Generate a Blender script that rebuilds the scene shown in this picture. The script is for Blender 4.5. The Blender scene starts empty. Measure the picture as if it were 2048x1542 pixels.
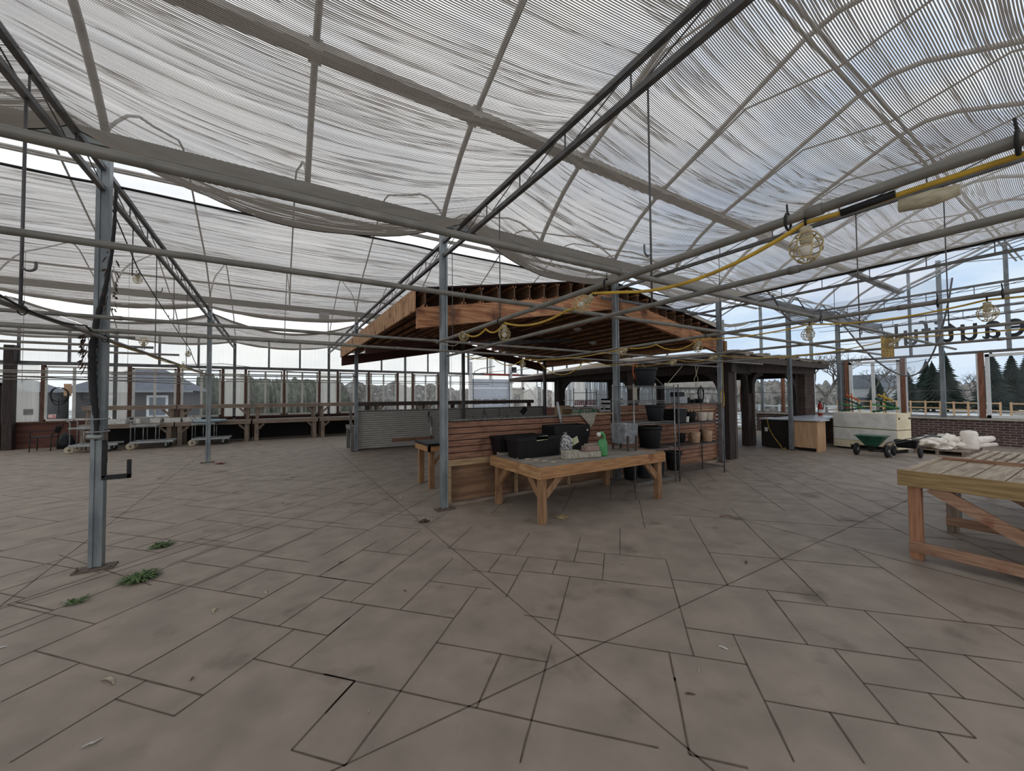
import bpy, math, random
from mathutils import Vector, Matrix, noise

# ------------------------------------------------------------------ camera, sky, exposure
scn = bpy.context.scene
COL = scn.collection
PI = math.pi

def make_camera():
    f, yaw, pit, rol = 769.66, math.radians(31.555), math.radians(1.6406), math.radians(-0.489)
    cy, sy, cp, sp = math.cos(yaw), math.sin(yaw), math.cos(pit), math.sin(pit)
    fw = Vector((sy*cp, cy*cp, sp)); r = Vector((cy, -sy, 0)); u = r.cross(fw)
    c, s = math.cos(rol), math.sin(rol)
    r2 = c*r + s*u; u2 = -s*r + c*u
    cam = bpy.data.cameras.new('camera'); o = bpy.data.objects.new('camera', cam); COL.objects.link(o)
    m = Matrix((r2, u2, -fw)).transposed().to_4x4(); m.translation = Vector((0, 0, 1.6))
    o.matrix_world = m
    cam.sensor_fit = 'HORIZONTAL'; cam.sensor_width = 36.0; cam.lens = 36.0*f/2048.0
    cam.clip_start = 0.05; cam.clip_end = 600
    scn.camera = o
make_camera()

def make_world():
    w = bpy.data.worlds.new('sky'); scn.world = w; w.use_nodes = True
    nt = w.node_tree; nt.nodes.clear(); N = nt.nodes.new; L = nt.links.new
    out = N('ShaderNodeOutputWorld'); bg = N('ShaderNodeBackground'); L(bg.outputs[0], out.inputs[0])
    tc = N('ShaderNodeTexCoord')
    # cloud layer over a pale sky, bluer towards the east (+X)
    sep = N('ShaderNodeSeparateXYZ'); L(tc.outputs['Generated'], sep.inputs[0])
    mp = N('ShaderNodeMapping'); mp.inputs['Scale'].default_value = (2.2, 2.2, 7.0); L(tc.outputs['Generated'], mp.inputs[0])
    ns = N('ShaderNodeTexNoise'); ns.inputs['Scale'].default_value = 1.6; ns.inputs['Detail'].default_value = 7; ns.inputs['Roughness'].default_value = .55
    L(mp.outputs[0], ns.inputs['Vector'])
    cr = N('ShaderNodeValToRGB'); L(ns.outputs[0], cr.inputs[0])
    cr.color_ramp.elements[0].position = .30; cr.color_ramp.elements[0].color = (.80, .83, .88, 1)
    cr.color_ramp.elements[1].position = .60; cr.color_ramp.elements[1].color = (1.02, 1.02, 1.02, 1)
    mr = N('ShaderNodeMapRange'); L(sep.outputs[0], mr.inputs[0])
    mr.inputs[1].default_value = .45; mr.inputs[2].default_value = 1.0; mr.inputs[3].default_value = 0; mr.inputs[4].default_value = .85
    cr2 = N('ShaderNodeValToRGB'); L(ns.outputs[0], cr2.inputs[0])
    cr2.color_ramp.elements[0].position = .40; cr2.color_ramp.elements[0].color = (.42, .60, .86, 1)
    cr2.color_ramp.elements[1].position = .62; cr2.color_ramp.elements[1].color = (.74, .82, .94, 1)
    mx = N('ShaderNodeMix'); mx.data_type = 'RGBA'
    L(mr.outputs[0], mx.inputs[0]); L(cr.outputs[0], mx.inputs[6]); L(cr2.outputs[0], mx.inputs[7])
    L(mx.outputs[2], bg.inputs[0]); bg.inputs[1].default_value = 1.12
make_world()
scn.view_settings.view_transform = 'Standard'; scn.view_settings.look = 'None'
scn.view_settings.exposure = 0.0; scn.view_settings.gamma = 1.0; scn.view_settings.use_curve_mapping = False
scn.cycles.transparent_max_bounces = 24; scn.cycles.max_bounces = 10; scn.cycles.transmission_bounces = 8

# ------------------------------------------------------------------ materials
def lin(c): return tuple(((x/255)/12.92 if x/255 <= .04045 else ((x/255+.055)/1.055)**2.4) for x in c)
MATS = {}
def mat(name, c1, c2=None, rough=.7, metal=0, scale=6, stretch=(1, 1, 1), bump=.15, detail=5, lo=.35, hi=.65, dirt=None, spec=.3, bscale=None):
    m = bpy.data.materials.new(name); m.use_nodes = True; nt = m.node_tree; N = nt.nodes.new; L = nt.links.new
    b = nt.nodes['Principled BSDF']; b.inputs['Roughness'].default_value = rough; b.inputs['Metallic'].default_value = metal
    b.inputs['Specular IOR Level'].default_value = spec
    tc = N('ShaderNodeTexCoord'); mp = N('ShaderNodeMapping'); mp.inputs['Scale'].default_value = stretch; L(tc.outputs['Object'], mp.inputs[0])
    ns = N('ShaderNodeTexNoise'); ns.inputs['Scale'].default_value = scale; ns.inputs['Detail'].default_value = detail; L(mp.outputs[0], ns.inputs[0])
    cr = N('ShaderNodeValToRGB'); L(ns.outputs[0], cr.inputs[0])
    c2 = c2 or tuple(x*.8 for x in c1)
    cr.color_ramp.elements[0].position = lo; cr.color_ramp.elements[0].color = (*c2, 1)
    cr.color_ramp.elements[1].position = hi; cr.color_ramp.elements[1].color = (*c1, 1)
    last = cr.outputs[0]
    if dirt:
        n2 = N('ShaderNodeTexNoise'); n2.inputs['Scale'].default_value = dirt[1]; n2.inputs['Detail'].default_value = 6; L(tc.outputs['Object'], n2.inputs[0])
        r2 = N('ShaderNodeValToRGB'); L(n2.outputs[0], r2.inputs[0]); r2.color_ramp.elements[0].position = dirt[2]; r2.color_ramp.elements[1].position = dirt[3]
        mx = N('ShaderNodeMix'); mx.data_type = 'RGBA'; L(r2.outputs[0], mx.inputs[0]); L(last, mx.inputs[6]); mx.inputs[7].default_value = (*dirt[0], 1)
        last = mx.outputs[2]
    L(last, b.inputs['Base Color'])
    if bump:
        bp = N('ShaderNodeBump'); bp.inputs['Strength'].default_value = bump; bp.inputs['Distance'].default_value = .01
        L(ns.outputs[0], bp.inputs['Height']); L(bp.outputs[0], b.inputs['Normal'])
    MATS[name] = m; return m

def wood(name, c1, c2, axis='x', rough=.75, sc=3.0, dirt=None, bump=.25):
    st = {'x': (1, 12, 12), 'y': (12, 1, 12), 'z': (12, 12, 1)}[axis]
    return mat(name, c1, c2, rough, 0, sc, st, bump, 6, .38, .62, dirt)

def glassy(name, tint, gloss=.06, transl=0.0, tcol=(.8, .8, .8), wave=None):
    m = bpy.data.materials.new(name); m.use_nodes = True; nt = m.node_tree; nt.nodes.clear(); N = nt.nodes.new; L = nt.links.new
    out = N('ShaderNodeOutputMaterial'); tr = N('ShaderNodeBsdfTransparent'); tr.inputs[0].default_value = (*tint, 1)
    cur = tr.outputs[0]
    if transl:
        a = N('ShaderNodeBsdfTranslucent'); a.inputs[0].default_value = (*tcol, 1)
        d = N('ShaderNodeBsdfDiffuse'); d.inputs[0].default_value = (*tcol, 1)
        ad = N('ShaderNodeMixShader'); ad.inputs[0].default_value = .25; L(a.outputs[0], ad.inputs[1]); L(d.outputs[0], ad.inputs[2])
        mx = N('ShaderNodeMixShader'); mx.inputs[0].default_value = transl
        if wave:
            tc = N('ShaderNodeTexCoord'); mp = N('ShaderNodeMapping'); mp.inputs['Scale'].default_value = wave; L(tc.outputs['Object'], mp.inputs[0])
            ns = N('ShaderNodeTexNoise'); ns.inputs['Scale'].default_value = 1; ns.inputs['Detail'].default_value = 3; L(mp.outputs[0], ns.inputs[0])
            mr = N('ShaderNodeMapRange'); L(ns.outputs[0], mr.inputs[0]); mr.inputs[1].default_value = .3; mr.inputs[2].default_value = .7
            mr.inputs[3].default_value = max(0, transl-.05); mr.inputs[4].default_value = min(1, transl+.05); L(mr.outputs[0], mx.inputs[0])
        L(cur, mx.inputs[1]); L(ad.outputs[0], mx.inputs[2]); cur = mx.outputs[0]
    if gloss:
        g = N('ShaderNodeBsdfGlossy'); g.inputs['Roughness'].default_value = .08
        fr = N('ShaderNodeFresnel'); fr.inputs[0].default_value = 1.35
        mm = N('ShaderNodeMath'); mm.operation = 'MULTIPLY'; L(fr.outputs[0], mm.inputs[0]); mm.inputs[1].default_value = min(1, gloss*12)
        m2 = N('ShaderNodeMixShader'); L(mm.outputs[0], m2.inputs[0]); L(cur, m2.inputs[1]); L(g.outputs[0], m2.inputs[2]); cur = m2.outputs[0]
    L(cur, out.inputs[0]); MATS[name] = m; return m

def cloth_mat(name, pitch=.013, cover=.46, col=(.42, .40, .37), axis=1):
    """open knitted tape cloth: opaque ribbons with see-through gaps, denser where it is gathered"""
    m = bpy.data.materials.new(name); m.use_nodes = True; nt = m.node_tree; nt.nodes.clear(); N = nt.nodes.new; L = nt.links.new
    out = N('ShaderNodeOutputMaterial')
    uv = N('ShaderNodeUVMap'); uv.uv_map = 'weave'; sp = N('ShaderNodeSeparateXYZ'); L(uv.outputs[0], sp.inputs[0])
    mp = N('ShaderNodeMapping'); mp.inputs['Scale'].default_value = (.22, 5.5, 1); L(uv.outputs[0], mp.inputs[0])
    n1 = N('ShaderNodeTexNoise'); n1.inputs['Scale'].default_value = 1; n1.inputs['Detail'].default_value = 4; n1.inputs['Roughness'].default_value = .6; L(mp.outputs[0], n1.inputs[0])
    mp2 = N('ShaderNodeMapping'); mp2.inputs['Scale'].default_value = (.5, 1.1, 1); mp2.inputs['Location'].default_value = (7, 3, 0); L(uv.outputs[0], mp2.inputs[0])
    n2 = N('ShaderNodeTexNoise'); n2.inputs['Scale'].default_value = 1; n2.inputs['Detail'].default_value = 2; L(mp2.outputs[0], n2.inputs[0])
    def math_(op, a, b=None):
        x = N('ShaderNodeMath'); x.operation = op
        for i, q in enumerate((a, b)):
            if q is None: continue
            if isinstance(q, (int, float)): x.inputs[i].default_value = q
            else: L(q, x.inputs[i])
        return x.outputs[0]
    dv = math_('DIVIDE', sp.outputs[1], pitch)
    fr = math_('FRACT', dv)
    at = N('ShaderNodeAttribute'); at.attribute_name = 'gather'
    mp3 = N('ShaderNodeMapping'); mp3.inputs['Scale'].default_value = (.10, 15, 1); mp3.inputs['Location'].default_value = (2, 5, 0); L(uv.outputs[0], mp3.inputs[0])
    n3 = N('ShaderNodeTexNoise'); n3.inputs['Scale'].default_value = 1; n3.inputs['Detail'].default_value = 3; L(mp3.outputs[0], n3.inputs[0])
    # fold lines: thin dark creases where n1 crosses a level
    cre = math_('ABSOLUTE', math_('SUBTRACT', n1.outputs[0], .5))
    crr = N('ShaderNodeMapRange'); L(cre, crr.inputs[0]); crr.inputs[1].default_value = .0; crr.inputs[2].default_value = .03; crr.inputs[3].default_value = .30; crr.inputs[4].default_value = 0
    th = math_('ADD', math_('ADD', cover-.06, math_('ADD', math_('MULTIPLY', n2.outputs[0], .12), math_('MULTIPLY', math_('SUBTRACT', n3.outputs[0], .5), .55))), crr.outputs[0])
    th = math_('ADD', th, math_('MULTIPLY', at.outputs['Fac'], .62))
    # ribbons have thickness, so the gaps close up at a glancing angle
    lw = N('ShaderNodeLayerWeight'); lw.inputs[0].default_value = .5
    th = math_('ADD', th, math_('MULTIPLY', math_('POWER', lw.outputs['Facing'], 3.0), .20))
    op = math_('LESS_THAN', fr, th)
    cr = N('ShaderNodeValToRGB'); L(n1.outputs[0], cr.inputs[0])
    cr.color_ramp.elements[0].position = .3; cr.color_ramp.elements[0].color = (*[c*.75 for c in col], 1)
    cr.color_ramp.elements[1].position = .7; cr.color_ramp.elements[1].color = (*col, 1)
    d = N('ShaderNodeBsdfDiffuse'); t = N('ShaderNodeBsdfTranslucent'); L(cr.outputs[0], d.inputs[0]); L(cr.outputs[0], t.inputs[0])
    mx = N('ShaderNodeMixShader'); mx.inputs[0].default_value = .42; L(d.outputs[0], mx.inputs[1]); L(t.outputs[0], mx.inputs[2])
    tr = N('ShaderNodeBsdfTransparent')
    m2 = N('ShaderNodeMixShader'); L(op, m2.inputs[0]); L(tr.outputs[0], m2.inputs[1]); L(mx.outputs[0], m2.inputs[2])
    L(m2.outputs[0], out.inputs[0]); MATS[name] = m; return m

def brick_mat(name, c1, c2, mortar, sc=1.0, plane='yz', bw=.22, rh=.075, ms=.010):
    m = bpy.data.materials.new(name); m.use_nodes = True; nt = m.node_tree; N = nt.nodes.new; L = nt.links.new
    b = nt.nodes['Principled BSDF']; b.inputs['Roughness'].default_value = .9; b.inputs['Specular IOR Level'].default_value = .15
    tc = N('ShaderNodeTexCoord'); sp = N('ShaderNodeSeparateXYZ'); L(tc.outputs['Object'], sp.inputs[0]); cb = N('ShaderNodeCombineXYZ')
    ad = N('ShaderNodeMath'); ad.operation = 'ADD'; L(sp.outputs[0], ad.inputs[0]); L(sp.outputs[1], ad.inputs[1])
    L(ad.outputs[0], cb.inputs[0]); L(sp.outputs[2], cb.inputs[1])
    br = N('ShaderNodeTexBrick'); L(cb.outputs[0], br.inputs['Vector']); br.inputs['Scale'].default_value = 1
    br.inputs['Brick Width'].default_value = bw; br.inputs['Row Height'].default_value = rh; br.inputs['Mortar Size'].default_value = ms
    br.inputs['Color1'].default_value = (*c1, 1); br.inputs['Color2'].default_value = (*c2, 1); br.inputs['Mortar'].default_value = (*mortar, 1)
    ns = N('ShaderNodeTexNoise'); ns.inputs['Scale'].default_value = 3; ns.inputs['Detail'].default_value = 5; L(tc.outputs['Object'], ns.inputs[0])
    mx = N('ShaderNodeMix'); mx.data_type = 'RGBA'; mx.blend_type = 'MULTIPLY'; mx.inputs[0].default_value = .7
    L(br.outputs[0], mx.inputs[6]); L(ns.outputs[0], mx.inputs[7])
    g = N('ShaderNodeBrightContrast'); L(mx.outputs[2], g.inputs[0]); g.inputs[1].default_value = .01
    L(g.outputs[0], b.inputs['Base Color'])
    bp = N('ShaderNodeBump'); bp.inputs['Strength'].default_value = .5; bp.inputs['Distance'].default_value = .006; bp.invert = True
    L(br.outputs['Fac'], bp.inputs['Height']); L(bp.outputs[0], b.inputs['Normal'])
    MATS[name] = m; return m

mat('floor', (.325, .272, .225), (.225, .187, .155), .62, 0, 3.4, (1, 1, 1), .6, 12, .28, .74, ((.115, .088, .068), 2.3, .60, .80), .35)
mat('groove', (.135, .102, .08), (.085, .066, .053), .9, 0, 8)
mat('galv', (.27, .30, .31), (.17, .19, .205), .48, .55, 9, (1, 1, .35), .08, 5, .35, .65)
mat('galv_dark', (.15, .15, .155), (.095, .095, .10), .5, .4, 7, (1, 1, 1), .05)
mat('pipe', (.25, .24, .215), (.155, .15, .135), .5, .35, 8, (1, 1, 1), .06, 5, .3, .7, ((.20, .13, .08), 3, .66, .78))
mat('truss', (.17, .17, .17), (.11, .11, .112), .5, .45, 8, (1, 1, 1), .05)
mat('rib', (.42, .40, .37), (.30, .28, .26), .6, .2, 5)
mat('gutter', (.30, .325, .315), (.19, .20, .195), .5, .4, 4, (.4, 3, 3), .05, 5, .35, .65, ((.16, .10, .06), 2.0, .60, .75))
mat('black_plastic', (.008, .008, .009), (.005, .005, .006), .55, 0, 5, (1, 1, 1), .1)
mat('slate_plastic', (.016, .020, .025), (.010, .013, .016), .5, 0, 5, (1, 1, 1), .1)
mat('black_rubber', (.02, .02, .022), (.012, .012, .013), .6, 0, 10)
mat('yellow_cable', (.62, .40, .05), (.40, .25, .04), .5, 0, 12)
mat('cage_yellow', (.55, .45, .24), (.38, .30, .15), .5, 0, 30)
mat('lamp_socket', (.52, .46, .34), (.36, .32, .22), .5, 0, 40, (1, 1, 3))
mat('lamp_glass', (.75, .72, .66), (.6, .56, .5), .2, 0, 5, (1, 1, 1), 0, spec=.6)
mat('orange_cord', (.62, .17, .06), (.42, .11, .05), .5, 0, 12)
mat('pink_cord', (.45, .16, .16), (.30, .10, .10), .5, 0, 12)
mat('white_plastic', (.72, .72, .70), (.58, .58, .56), .45, 0, 5)
mat('grey_stone', (.27, .28, .295), (.16, .17, .18), .8, 0, 14, (1, 1, 1), .4)
mat('paver', (.44, .41, .34), (.28, .26, .215), .9, 0, 30, (1, 1, 1), .8)
mat('paver_red', (.34, .24, .20), (.22, .16, .135), .9, 0, 30, (1, 1, 1), .8)
mat('terracotta', (.50, .33, .22), (.36, .24, .16), .8, 0, 12)
mat('cream_pot', (.66, .60, .52), (.50, .45, .38), .6, 0, 12)
mat('green_plastic', (.10, .36, .13), (.07, .25, .10), .4, 0, 6)
mat('spreader_green', (.018, .10, .06), (.012, .06, .04), .4, 0, 6)
mat('red_paint', (.42, .035, .03), (.30, .025, .02), .35, 0, 6)
mat('brown_metal', (.15, .115, .095), (.09, .065, .052), .7, .1, 8)
mat('white_paint', (.78, .79, .80), (.66, .67, .68), .5, 0, 6)
mat('cream_crate', (.80, .72, .52), (.68, .60, .42), .85, 0, 3.0, (1, 1, 1), .35, 7, .35, .6)
mat('white_crate', (.80, .80, .76), (.66, .65, .60), .85, 0, 5.0, (1, 1, 1), .35, 7, .35, .6)
mat('frost_cloth', (.86, .80, .74), (.70, .64, .58), .9, 0, 6, (1, 1, 1), .8)
mat('paper', (.70, .69, .66), (.5, .49, .46), .8, 0, 8)
mat('leaf_litter', (.16, .10, .06), (.08, .05, .035), .9, 0, 30)
mat('pale_litter', (.50, .44, .33), (.34, .29, .2), .9, 0, 30)
mat('red_litter', (.26, .06, .05), (.16, .04, .04), .9, 0, 30)
mat('weed', (.10, .16, .05), (.045, .08, .03), .7, 0, 25)
mat('dead_vine', (.07, .045, .035), (.04, .028, .022), .9, 0, 25)
mat('grey_slat', (.46, .44, .41), (.36, .345, .32), .55, 0, 3, (1, 1, 8), .12)
mat('mesh_wire', (.34, .35, .35), (.24, .25, .25), .4, .6, 12)
mat('cart_steel', (.36, .38, .38), (.24, .26, .26), .45, .5, 10)
mat('blue_box', (.40, .52, .60), (.30, .42, .5), .5, 0, 8)
mat('white_box', (.70, .70, .67), (.55, .55, .52), .7, 0, 12, dirt=((.3, .3, .3), 20, .62, .7))
mat('pebbles', (.62, .60, .58), (.13, .13, .15), .35, 0, 42, (1, 1, 1), .6, 3, .46, .54)
mat('label_green', (.46, .52, .16), (.66, .62, .50), .5, 0, 30, (1, 1, 1), 0, 3, .45, .55)
mat('burlap', (.40, .38, .33), (.24, .22, .18), .9, 0, 60)
mat('yellow_grid', (.66, .50, .22), (.46, .33, .14), .6, 0, 30)
mat('peach_plastic', (.60, .42, .26), (.46, .31, .19), .6, 0, 10)
mat('shingle', (.36, .31, .26), (.20, .17, .145), .95, 0, 5, (4, 2, 2), .8, 8)
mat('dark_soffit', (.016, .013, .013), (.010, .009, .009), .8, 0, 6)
mat('seed_packets', (.42, .07, .15), (.62, .60, .60), .5, 0, 22, (1, 1, 1), 0, 2, .47, .53)
mat('plant_tags', (.10, .30, .14), (.70, .72, .70), .5, 0, 26, (1, 1, 1), 0, 2, .47, .53)
mat('metal_grey', (.34, .35, .37), (.25, .26, .28), .5, .3, 8)
mat('light_disc', (.50, .49, .46), (.4, .39, .37), .5, 0, 8)
mat('mud_white', (.74, .76, .80), (.50, .50, .52), .9, 0, .35, (1, 1, 1), .3, 8, .40, .55)
mat('ground_out', (.74, .76, .80), (.23, .20, .17), .95, 0, .30, (1, 1, 1), .3, 9, .44, .54, ((.20, .18, .14), .9, .50, .62))
mat('brush', (.30, .28, .26), (.12, .115, .105), .95, 0, 2.2, (1, 1, 1), 1.0, 9, .35, .65, ((.42, .43, .45), 1.6, .60, .68))
mat('brush_green', (.16, .165, .13), (.07, .075, .06), .95, 0, 2.6, (1, 1, 1), 1.0, 9)
mat('bare_twig', (.17, .15, .14), (.10, .09, .08), .9, 0, 5)
mat('conifer', (.035, .055, .045), (.018, .03, .026), .9, 0, 3)
mat('house_wall', (.13, .12, .12), (.09, .085, .085), .9, 0, 3, (1, 1, 6))
mat('house_roof', (.14, .15, .18), (.10, .105, .125), .9, 0, 3, (1, 1, 6))
mat('barn_wall', (.50, .52, .53), (.40, .42, .43), .8, 0, 3, (1, 1, 8))
mat('barn_roof', (.20, .22, .26), (.15, .17, .20), .6, 0, 3)
mat('vinyl', (.66, .64, .60), (.52, .50, .46), .5, 0, 4)
mat('vinyl_white', (.74, .75, .75), (.62, .63, .63), .4, 0, 4)
mat('garage_panel', (.62, .68, .78), (.54, .60, .70), .5, 0, 3)
mat('letter_black', (.03, .03, .035), (.02, .02, .025), .5, 0, 3, (1, 1, 1), 0)
mat('pink_sign', (.70, .26, .30), (.78, .66, .64), .6, 0, 14, (1, 1, 1), 0, 3, .45, .55)
mat('grey_sign', (.22, .22, .21), (.32, .32, .31), .6, 0, 14)
mat('sill_concrete', (.52, .50, .44), (.40, .38, .33), .85, 0, 8)
mat('door_panel', (.40, .43, .40), (.30, .33, .31), .5, 0, 3)
mat('counter_top', (.52, .55, .60), (.44, .46, .50), .35, 0, 5)
wood('cedar_x', (.33, .175, .115), (.20, .10, .066), 'x', dirt=((.10, .055, .04), 3.0, .56, .72))
wood('cedar_new_x', (.43, .235, .11), (.29, .145, .065), 'x', dirt=((.22, .10, .05), 4, .60, .72))
wood('cedar_new_y', (.44, .26, .125), (.29, .155, .07), 'y', dirt=((.20, .09, .05), 4, .58, .72))
wood('cedar_new_z', (.33, .19, .10), (.21, .115, .06), 'z', dirt=((.14, .075, .045), 3, .56, .72))
wood('lumber_x', (.46, .33, .19), (.32, .21, .115), 'x')
wood('lumber_y', (.34, .24, .115), (.23, .155, .07), 'y', dirt=((.24, .13, .06), 4, .60, .72))
wood('bench_red_z', (.37, .19, .11), (.26, .125, .07), 'z')
wood('bench_red_y', (.36, .225, .15), (.24, .135, .085), 'y', dirt=((.20, .08, .05), 5, .58, .74))
wood('deck_grey_x', (.33, .30, .265), (.21, .185, .16), 'x', dirt=((.15, .12, .10), 3, .58, .74))
wood('deck_grey_y', (.33, .30, .265), (.21, .185, .16), 'y', dirt=((.15, .12, .10), 3, .58, .74))
wood('deck_tan_x', (.46, .38, .29), (.31, .245, .18), 'x', dirt=((.16, .125, .09), 2.4, .54, .70))
wood('old_grey_z', (.22, .215, .20), (.10, .10, .095), 'z')
wood('old_brown_x', (.30, .235, .185), (.18, .135, .105), 'x')
wood('old_brown_z', (.27, .21, .165), (.15, .115, .09), 'z')
wood('ply_tan', (.28, .165, .095), (.18, .10, .058), 'x', sc=1.2, dirt=((.06, .04, .028), 1.1, .52, .72))
wood('ply_fascia', (.55, .34, .19), (.34, .185, .095), 'z', sc=2.0, dirt=((.18, .085, .045), 6, .56, .66))
wood('lvl_beam', (.52, .27, .14), (.30, .125, .062), 'x', sc=2.0, dirt=((.13, .055, .035), 2.6, .54, .70))
wood('dark_red_beam', (.085, .035, .028), (.05, .022, .018), 'x')
wood('joist_web', (.15, .085, .05), (.09, .05, .03), 'y')
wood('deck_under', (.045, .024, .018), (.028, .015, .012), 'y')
wood('timber_dark', (.050, .037, .033), (.028, .022, .020), 'z')
wood('timber_brown', (.11, .085, .075), (.065, .05, .045), 'z')
wood('rust_ply', (.12, .05, .036), (.07, .03, .024), 'x', sc=1.4)
wood('stud_red', (.13, .07, .05), (.08, .042, .03), 'z')
wood('post_red_z', (.24, .11, .065), (.14, .062, .04), 'z')
wood('pine_panel', (.56, .36, .21), (.43, .265, .15), 'z', sc=2)
wood('counter_black', (.022, .018, .016), (.014, .012, .011), 'y')
glassy('glass', (.93, .96, .97), .05)
glassy('poly', (.97, .98, .97), .0, .14, (.95, .95, .93), (26, 26, .3))
glassy('poly_low', (.96, .97, .95), .0, .30, (.95, .95, .92), (26, 26, .3))
glassy('film', (.88, .89, .91), 0, .20, (.52, .53, .55), (1.2, 1.2, 1.2))
glassy('film_heavy', (.60, .61, .63), 0, .50, (.42, .42, .43), (1.2, 1.2, 1.2))
cloth_mat('shade_cloth', .0125, .56, (.28, .25, .215))
cloth_mat('shade_cloth_white', .0125, .54, (.52, .485, .44))
brick_mat('brick_wall', (.16, .085, .075), (.10, .055, .05), (.34, .31, .29))
brick_mat('brick_dark', (.13, .075, .062), (.07, .042, .036), (.20, .17, .155))

# ------------------------------------------------------------------ mesh builder
class MB:
    def __init__(s): s.v = []; s.f = []; s.m = []; s.sm = []
    def add(s, vs, fs, mi=0, smooth=False):
        o = len(s.v); s.v += [tuple(v) for v in vs]
        for f in fs: s.f.append([i+o for i in f]); s.m.append(mi); s.sm.append(smooth)
        return s
    def box(s, x0, y0, z0, x1, y1, z1, mi=0):
        x0, x1 = min(x0, x1), max(x0, x1); y0, y1 = min(y0, y1), max(y0, y1); z0, z1 = min(z0, z1), max(z0, z1)
        return s.add([(x0,y0,z0),(x1,y0,z0),(x1,y1,z0),(x0,y1,z0),(x0,y0,z1),(x1,y0,z1),(x1,y1,z1),(x0,y1,z1)],
                     [(0,3,2,1),(4,5,6,7),(0,1,5,4),(1,2,6,5),(2,3,7,6),(3,0,4,7)], mi)
    def beam(s, p, q, w, h, mi=0, up=(0, 0, 1)):
        p, q = Vector(p), Vector(q); d = (q-p).normalized(); up = Vector(up)
        if abs(d.dot(up)) > .98: up = Vector((0, 1, 0))
        r = d.cross(up).normalized(); u = r.cross(d).normalized()
        vs = [e + r*(a*w/2) + u*(b*h/2) for e in (p, q) for a, b in ((-1,-1),(1,-1),(1,1),(-1,1))]
        return s.add(vs, [(0,1,2,3),(7,6,5,4),(0,4,5,1),(1,5,6,2),(2,6,7,3),(3,7,4,0)], mi)
    def tube(s, pts, r, n=8, mi=0, closed=False, cap=True):
        pts = [Vector(p) for p in pts]; k = len(pts); rs = r if isinstance(r, (list, tuple)) else [r]*k
        prev = None; vs = []
        for i, p in enumerate(pts):
            a = pts[(i-1) % k] if (closed or i > 0) else p; b = pts[(i+1) % k] if (closed or i < k-1) else p
            d = (b-a)
            d = d.normalized() if d.length > 1e-9 else Vector((0, 0, 1))
            if prev is None:
                t = Vector((0, 0, 1)) if abs(d.z) < .9 else Vector((1, 0, 0)); e = d.cross(t).normalized()
            else:
                e = prev - d*prev.dot(d); e = e.normalized() if e.length > 1e-6 else d.orthogonal().normalized()
            prev = e; g = d.cross(e)
            vs += [p + (e*math.cos(2*PI*j/n) + g*math.sin(2*PI*j/n))*rs[i] for j in range(n)]
        fs = []
        for i in range(k if closed else k-1):
            for j in range(n):
                a = i*n+j; b = i*n+(j+1) % n; c = ((i+1) % k)*n+(j+1) % n; d = ((i+1) % k)*n+j; fs.append((a, b, c, d))
        if cap and not closed: fs += [tuple(range(n))[::-1], tuple((k-1)*n+j for j in range(n))]
        return s.add(vs, fs, mi, True)
    def lathe(s, prof, c=(0, 0, 0), n=24, mi=0, smooth=True, axis='z', close=True):
        vs = []; k = len(prof)
        for r, z in prof:
            for j in range(n):
                a = 2*PI*j/n; x, y = r*math.cos(a), r*math.sin(a)
                vs.append((c[0]+x, c[1]+y, c[2]+z) if axis == 'z' else ((c[0]+x, c[1]+z, c[2]+y) if axis == 'y' else (c[0]+z, c[1]+x, c[2]+y)))
        fs = [(i*n+j, i*n+(j+1) % n, (i+1)*n+(j+1) % n, (i+1)*n+j) for i in range(k-1) for j in range(n)]
        if close: fs += [tuple(range(n))[::-1], tuple((k-1)*n+j for j in range(n))]
        return s.add(vs, fs, mi, smooth)
    def prism(s, poly, lo, hi, axis='z', mi=0):
        k = len(poly)
        def P(a, b, t): return {'z': (a, b, t), 'y': (a, t, b), 'x': (t, a, b)}[axis]
        vs = [P(a, b, lo) for a, b in poly] + [P(a, b, hi) for a, b in poly]
        fs = [tuple(range(k))[::-1], tuple(range(k, 2*k))] + [(i, (i+1) % k, k+(i+1) % k, k+i) for i in range(k)]
        return s.add(vs, fs, mi)
    def frustum(s, c, w0, d0, w1, d1, z0, z1, mi=0, t=None):
        """rectangular tapered tub; open top with wall thickness t"""
        x, y = c
        def ring(w, d, z): return [(x-w/2,y-d/2,z),(x+w/2,y-d/2,z),(x+w/2,y+d/2,z),(x-w/2,y+d/2,z)]
        if t is None:
            return s.add(ring(w0,d0,z0)+ring(w1,d1,z1), [(0,3,2,1),(4,5,6,7),(0,1,5,4),(1,2,6,5),(2,3,7,6),(3,0,4,7)], mi)
        vs = ring(w0,d0,z0)+ring(w1,d1,z1)+ring(w1-2*t,d1-2*t,z1)+ring(w0-2*t,d0-2*t,z0+t)
        fs = [(0,3,2,1),(12,13,14,15)]
        for a in (0, 4, 8):
            for j in range(4): fs.append((a+j, a+(j+1) % 4, a+4+(j+1) % 4, a+4+j))
        return s.add(vs, fs, mi)

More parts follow.
